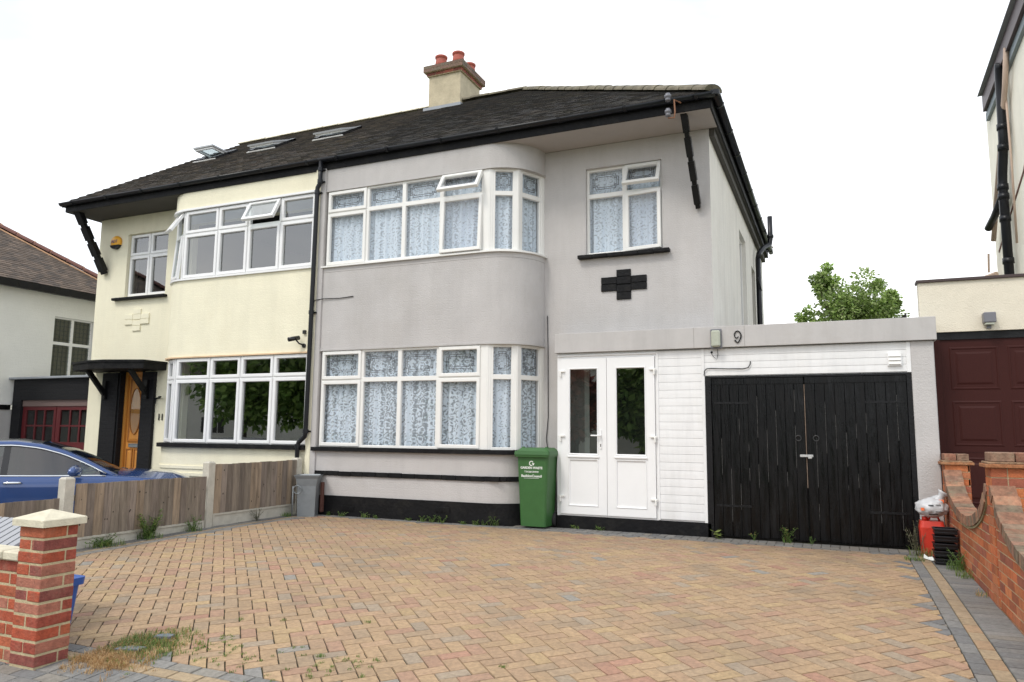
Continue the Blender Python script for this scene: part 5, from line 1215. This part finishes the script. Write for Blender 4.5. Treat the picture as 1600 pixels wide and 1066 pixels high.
b = MB(); b.M = CM; b.tube([(-.5,1.28,.985),(0,1.36,.995),(.1,1.36,.995)], .010, 5); b.tube([(0,1.28,.98),(.5,1.26,.98),(.62,1.2,.99)], .010, 5); b.build('wiper', carblk, car)
b = MB(); b.M = CM; b.smooth = True
for sx in (-1, 1): b.loft([[(sx*x,y,z) for x, y, z in q] for q in ([(.50,2.22,.55),(.78,2.05,.58),(.80,2.02,.66),(.52,2.2,.68)],[(.50,2.30,.55),(.76,2.13,.58),(.78,2.08,.66),(.52,2.26,.68)])])
b.build('headlight', lampg, car)
# ------------------------------------------------------------------ vegetation
GR = [(.12,.21,.05),(.16,.26,.06),(.20,.29,.08),(.09,.16,.035)]; YG = [(.22,.28,.07),(.27,.30,.10),(.18,.25,.06)]; DRY = [(.46,.28,.12),(.55,.37,.18),(.38,.22,.09),(.60,.44,.25)]
def leafquad(mb, p, d, n, L, W_):
    """bent 4-point leaf"""
    s = d.cross(n).normalized()*W_/2
    mb.poly([p, p+d*L*.45+s-n*L*.03, p+d*L, p+d*L*.45-s-n*L*.03])
def crown(mb, c, R, n, pal, L=.12, lobes=12, seed=1, dens=1):
    r = random.Random(seed); c = Vector(c); LB_ = []
    for _ in range(lobes):
        v = Vector((r.gauss(0,1), r.gauss(0,1), r.gauss(0,.8))).normalized(); k = r.uniform(.25,.85)
        LB_.append((c+Vector((v.x*R[0]*k, v.y*R[1]*k, v.z*R[2]*k)), r.uniform(.22,.42)*min(R), r.uniform(.65,1.35)))
    for i in range(n):
        lc, lr, br = r.choice(LB_); v = Vector((r.gauss(0,1), r.gauss(0,1), r.gauss(0,1))).normalized()*(r.random()**.4)*lr*1.15; p = lc+v
        col = r.choice(pal); k = br*r.uniform(.7,1.3); mb.col = tuple(q*k for q in col)
        d = (v.normalized()+Vector((r.uniform(-1,1),r.uniform(-1,1),r.uniform(-1.1,.5)))).normalized(); nn = Vector((r.uniform(-1,1),r.uniform(-1,1),r.uniform(.2,1.5))).normalized()
        leafquad(mb, p, d, nn, L*r.uniform(.7,1.3), L*.62)
    return LB_
tr = thing('tree', (2.0,14,0), 'leafy green tree standing beyond the garage roof', 'tree')
b = MB(); TG = [(.22,.33,.08),(.28,.40,.10),(.34,.45,.14),(.15,.24,.05),(.42,.50,.22)]
l1 = crown(b, (2.25,14,4.85), (1.35,1.1,1.35), 9500, TG, L=.11, lobes=38, seed=5)
l2 = crown(b, (1.35,14,5.65), (.45,.4,.95), 2300, TG, L=.11, lobes=14, seed=11)
l3 = crown(b, (.85,14,4.7), (.55,.4,.55), 900, TG, L=.11, lobes=9, seed=21); l4 = crown(b, (3.0,14.1,5.25), (.42,.4,.6), 1500, TG, L=.11, lobes=9, seed=31)
b.build('crown', leaf, tr)
b = MB(); b.smooth = True; b.tube([(2,14,0),(2.05,14,1.5),(1.95,14,3.2),(2.0,14,4.2)], [.2,.16,.13,.09], 10); r = random.Random(3)
for q in (l1[::2]+l2[:4]+l3[:2]+l4[:2]): b.tube([(1.98,14,r.uniform(3,4)), tuple((Vector((1.98,14,3.9))+q[0])/2+Vector((0,0,-.15))), tuple(q[0])], [.06,.035,.01], 6)
b.build('trunk', bark, tr)
# trees and houses across the street, seen mirrored in the windows
def big_tree(x, y, h, rad, pal, seed, label):
    t = thing('tree', (x,y,-.3), label, 'tree', None)
    b = MB(); lb = crown(b, (x,y,h*.48), (rad,rad*.8,h*.46), 6000, pal, L=.45, lobes=60, seed=seed); b.build('crown', leaf, t)
    b = MB(); b.smooth = True; b.tube([(x,y,-.3),(x+.1,y,h*.25),(x,y,h*.5)], [.24,.2,.1], 8)
    for q in lb[::4]: b.tube([(x,y,h*.35), tuple(q[0])], [.08,.02], 5)
    b.build('trunk', bark, t)
DG = [(.18,.30,.07),(.26,.40,.10),(.34,.48,.13),(.12,.22,.05)]; CB = [(.30,.07,.05),(.22,.05,.05),(.36,.12,.08)]
for i, (x, h, rad, pal, lab) in enumerate(((-32,8.8,3.5,DG,'broad dark green tree across the street, mirrored in the ground floor bay'),(-27,9.2,3.3,DG,'tall dark green tree across the street, mirrored beside the downpipe'),(-16,6.5,2.4,DG,'smaller green tree across the street, mirrored near the bay edge'),(-10.6,5.6,1.3,CB,'slim copper leaved tree across the street, mirrored in the left porch door'),(-7.0,6.2,1.9,DG,'rounded green tree across the street, mirrored in the right porch door'))):
    big_tree(x, -26, h, rad, pal, 40+i, lab)
for x0, x1, lab, wm in ((-46,-36,'white house with dark roof across the street, mirrored in left bay window',whiter),(-15,-5,'pale house across the street, mirrored in the porch doors',paler)):
    oh = thing('house', ((x0+x1)/2,-32,-.3), lab, 'house'); b = MB(); b.box(x0,x1,-37,-30,-.3,5.0); b.build('wall', wm, oh)
    b = MB(); b.col = (.06,.045,.04); xm0, xm1 = x0+3, x1-3; A_ = [(x0-.4,-37.4,5),(x1+.4,-37.4,5),(x1+.4,-29.6,5),(x0-.4,-29.6,5)]; B0, B1 = (xm0,-33.5,8), (xm1,-33.5,8)
    b.poly([A_[3],A_[2],B1,B0]); b.poly([A_[1],A_[0],B0,B1]); b.poly([A_[2],A_[1],B1]); b.poly([A_[0],A_[3],B0]); b.build('roof', tilem, oh)
    for xx in (x0+1.2, x1-3.6):
        for zz in (.9, 3.3):
            b = MB(); b.box(xx,xx+2.4,-30.02,-29.96,zz,zz+1.3); f_ = b.build('window', upvc, oh); b = MB(); [b.box(xx+.1+k*.75,xx+.75+k*.75,-29.955,-29.94,zz+.1,zz+1.2) for k in range(3)]; b.build('pane', dark, f_)
# weeds
def tuft(mb, p, n, h, spread, pal, r, w_=.006):
    for _ in range(n):
        a = r.uniform(0,2*PI); q = Vector(p)+Vector((r.uniform(-1,1)*spread, r.uniform(-1,1)*spread, 0)); hh = h*r.uniform(.5,1.2); d = Vector((math.cos(a),math.sin(a),0)); s = Vector((-d.y,d.x,0))*w_/2
        c = r.choice(pal); k = r.uniform(.75,1.3); mb.col = tuple(v*k for v in c); b1 = q+d*hh*.18+Vector((0,0,hh*.6)); tip = q+d*hh*r.uniform(.4,.9)+Vector((0,0,hh*r.uniform(.6,1)))
        mb.poly([q-s,q+s,b1+s*.8,b1-s*.8]); mb.poly([b1-s*.8,b1+s*.8,tip])
def leafy(mb, p, n, h, pal, r, L=.05, W_=.03, spread=.03, stems=4):
    for k in range(stems):
        a = r.uniform(0,2*PI); top = Vector(p)+Vector((math.cos(a)*spread*r.uniform(.3,1.5), math.sin(a)*spread*r.uniform(.3,1.5), h*r.uniform(.6,1.1))); base = Vector(p)+Vector((r.uniform(-1,1)*spread*.4, r.uniform(-1,1)*spread*.4, 0))
        mb.col = pal[0]; mb.tube([base, (base+top)/2+Vector((0,0,h*.08)), top], [.003,.0025,.0015], 4)
        for j in range(n):
            t = r.uniform(.1,1); q = base.lerp(top, t); aa = r.uniform(0,2*PI); c = r.choice(pal); kk = r.uniform(.75,1.3); mb.col = tuple(v*kk for v in c)
            leafquad(mb, q, Vector((math.cos(aa),math.sin(aa),r.uniform(-.2,.7))).normalized(), Vector((0,0,1)), L*r.uniform(.6,1.2), W_)
def weed(p, fn_, label, group=None):
    b = MB(); fn_(b, Vector((p[0],p[1],gz(0,p[1])))); b.build('weed', leaf, at=(p[0],p[1],gz(0,p[1])), label=label, cat='weed', group=group)
r = random.Random(12)
weed((.13,-.12,0), lambda b, p: leafy(b, p, 5, .12, YG, r, .09, .05, .05, 3), 'broad leaved weed growing at the left foot of the black garage door')
weed((.55,-.10,0), lambda b, p: leafy(b, p, 7, .12, GR+DRY[:1], r, .03, .01, .05, 5), 'small sparse weed before the left black garage door')
weed((.93,-.12,0), lambda b, p: (leafy(b, p, 14, .20, GR+YG+DRY[:1], r, .035, .012, .09, 9), tuft(b, p, 20, .1, .05, GR, r)), 'tallest weed clump before the black garage doors')
weed((1.2,-.08,0), lambda b, p: (leafy(b, p, 7, .10, GR, r, .035, .014, .03, 4)), 'small weed under the gap between the black garage doors')
weed((2.28,-.48,0), lambda b, p: (leafy(b, p, 16, .38, [(.2,.2,.12),(.15,.17,.08),(.28,.24,.17)], r, .03, .010, .13, 9), tuft(b, p, 40, .12, .10, YG+GR, r)), 'tall seeding grass weed beside the red container')
weed((2.38,-.55,0), lambda b, p: tuft(b, p, 90, .13, .07, DRY+GR, r, .004), 'dry brown and green tuft at the foot of the red container')
weed((2.20,-.80,0), lambda b, p: tuft(b, p, 120, .045, .09, YG+GR, r, .005), 'low bright green grass tuft on blocks before the grey pier')
weed((2.55,-1.25,0), lambda b, p: (leafy(b, p, 14, .20, GR, r, .03, .012, .14, 14), tuft(b, p, 80, .12, .12, GR, r, .005)), 'green weed clump at the brick wall foot beside the tray stack')
weed((2.56,-1.65,0), lambda b, p: tuft(b, p, 90, .10, .09, GR+YG, r, .005), 'green grass tuft at the brick wall foot beyond the tray stack')
weed((2.57,-2.45,0), lambda b, p: tuft(b, p, 50, .06, .07, YG+DRY, r, .005), 'little pale grass tuft midway along the brick wall foot')
weed((-6.08,-3.15,0), lambda b, p: (leafy(b, p, 22, .30, GR+YG, r, .05, .018, .16, 20), tuft(b, p, 100, .12, .12, GR, r)), 'largest leafy weed against the timber fence')
weed((-6.08,-3.75,0), lambda b, p: (leafy(b, p, 16, .12, GR, r, .04, .016, .16, 14), tuft(b, p, 140, .09, .16, GR+YG, r)), 'low spreading weed against the fence near the street')
weed((-6.08,-2.50,0), lambda b, p: (leafy(b, p, 16, .20, GR, r, .04, .016, .10, 9), tuft(b, p, 40, .08, .1, GR, r)), 'medium leafy weed against the fence beside the middle post')
weed((-6.08,-1.35,0), lambda b, p: leafy(b, p, 12, .20, [(.12,.12,.07),(.08,.11,.04)], r, .035, .012, .08, 8), 'brownish weed against the nearest fence panel to the house')
weed((-6.08,-.70,0), lambda b, p: tuft(b, p, 70, .07, .08, GR, r), 'small grass tuft at the fence end by the steel planter')
b = MB()
for x, h in ((-5.35,.07),(-4.95,.08),(-4.75,.05),(-4.2,.04),(-3.95,.09),(-3.8,.10),(-3.65,.08),(-3.3,.04),(-3.1,.06),(-2.98,.10),(-2.85,.12),(-1.75,.05),(-1.4,.05),(-5.6,.05)):
    y = -.34 if x < -3 else (-.30 if x < -2.5 else -.06); q = Vector((x,y,0)); (leafy(b, q, 6, h*1.2, GR+YG[:1], r, .04, .015, .06, 5), tuft(b, q, 16, h*.8, .06, GR+YG, r))
b.build('wall_foot_weeds', leaf, kind='stuff')
# mossy grass and dry growth at the front left corner
b = MB(); rr3 = random.Random(5)
for _ in range(520):
    x = rr3.gauss(-2.68,.17); y = rr3.gauss(-6.08,.14)
    if x < -2.87 or y < -6.9: continue
    tuft(b, (x,y,gz(0,y)), 7, rr3.uniform(.02,.06), .02, YG+GR+DRY[:2], rr3, .004)
for _ in range(620):
    x = rr3.gauss(-2.66,.13); y = rr3.gauss(-6.33,.09)
    if x < -2.88: continue
    tuft(b, (x,y,gz(0,y)), 8, rr3.uniform(.02,.05), .02, DRY, rr3, .003)
for _ in range(80): # tufts along joints
    x = rr3.uniform(-2.4,-1.0); y = rr3.gauss(-5.98,.15); tuft(b, (x,y,gz(0,y)), 14, rr3.uniform(.012,.03), .016, YG+GR, rr3, .004)
for x, y in ((-.35,-5.55),(.55,-5.9),(.62,-5.7),(.7,-5.55),(-1.6,-5.1),(-2.5,-5.4),(-2.2,-5.3)): tuft(b, (x,y,gz(0,y)), 22, .025, .025, YG+GR, rr3, .004)
b.build('joint_grass', leaf, kind='stuff')
for (x, y, a, l_, lab) in ((-2.66,-5.92,.5,.12,'broken piece of slate lying in the grass beside the brick pillar, farther one'),(-2.66,-6.18,.4,.18,'longer broken slate piece lying in the dry grass nearest the brick pillar')):
    b = MB(); b.M = Mx((x,y,gz(0,y)+.012), a); b.loft([[(-l_/2,-.03,z),(l_*.4,-.04,z),(l_/2,.02,z),(0,.045,z),(-l_*.45,.02,z)] for z in (0,.014)]); b.build('slate_piece', mat('slate', (.17,.19,.23), .6), at=(x,y,0), label=lab, cat='slate')
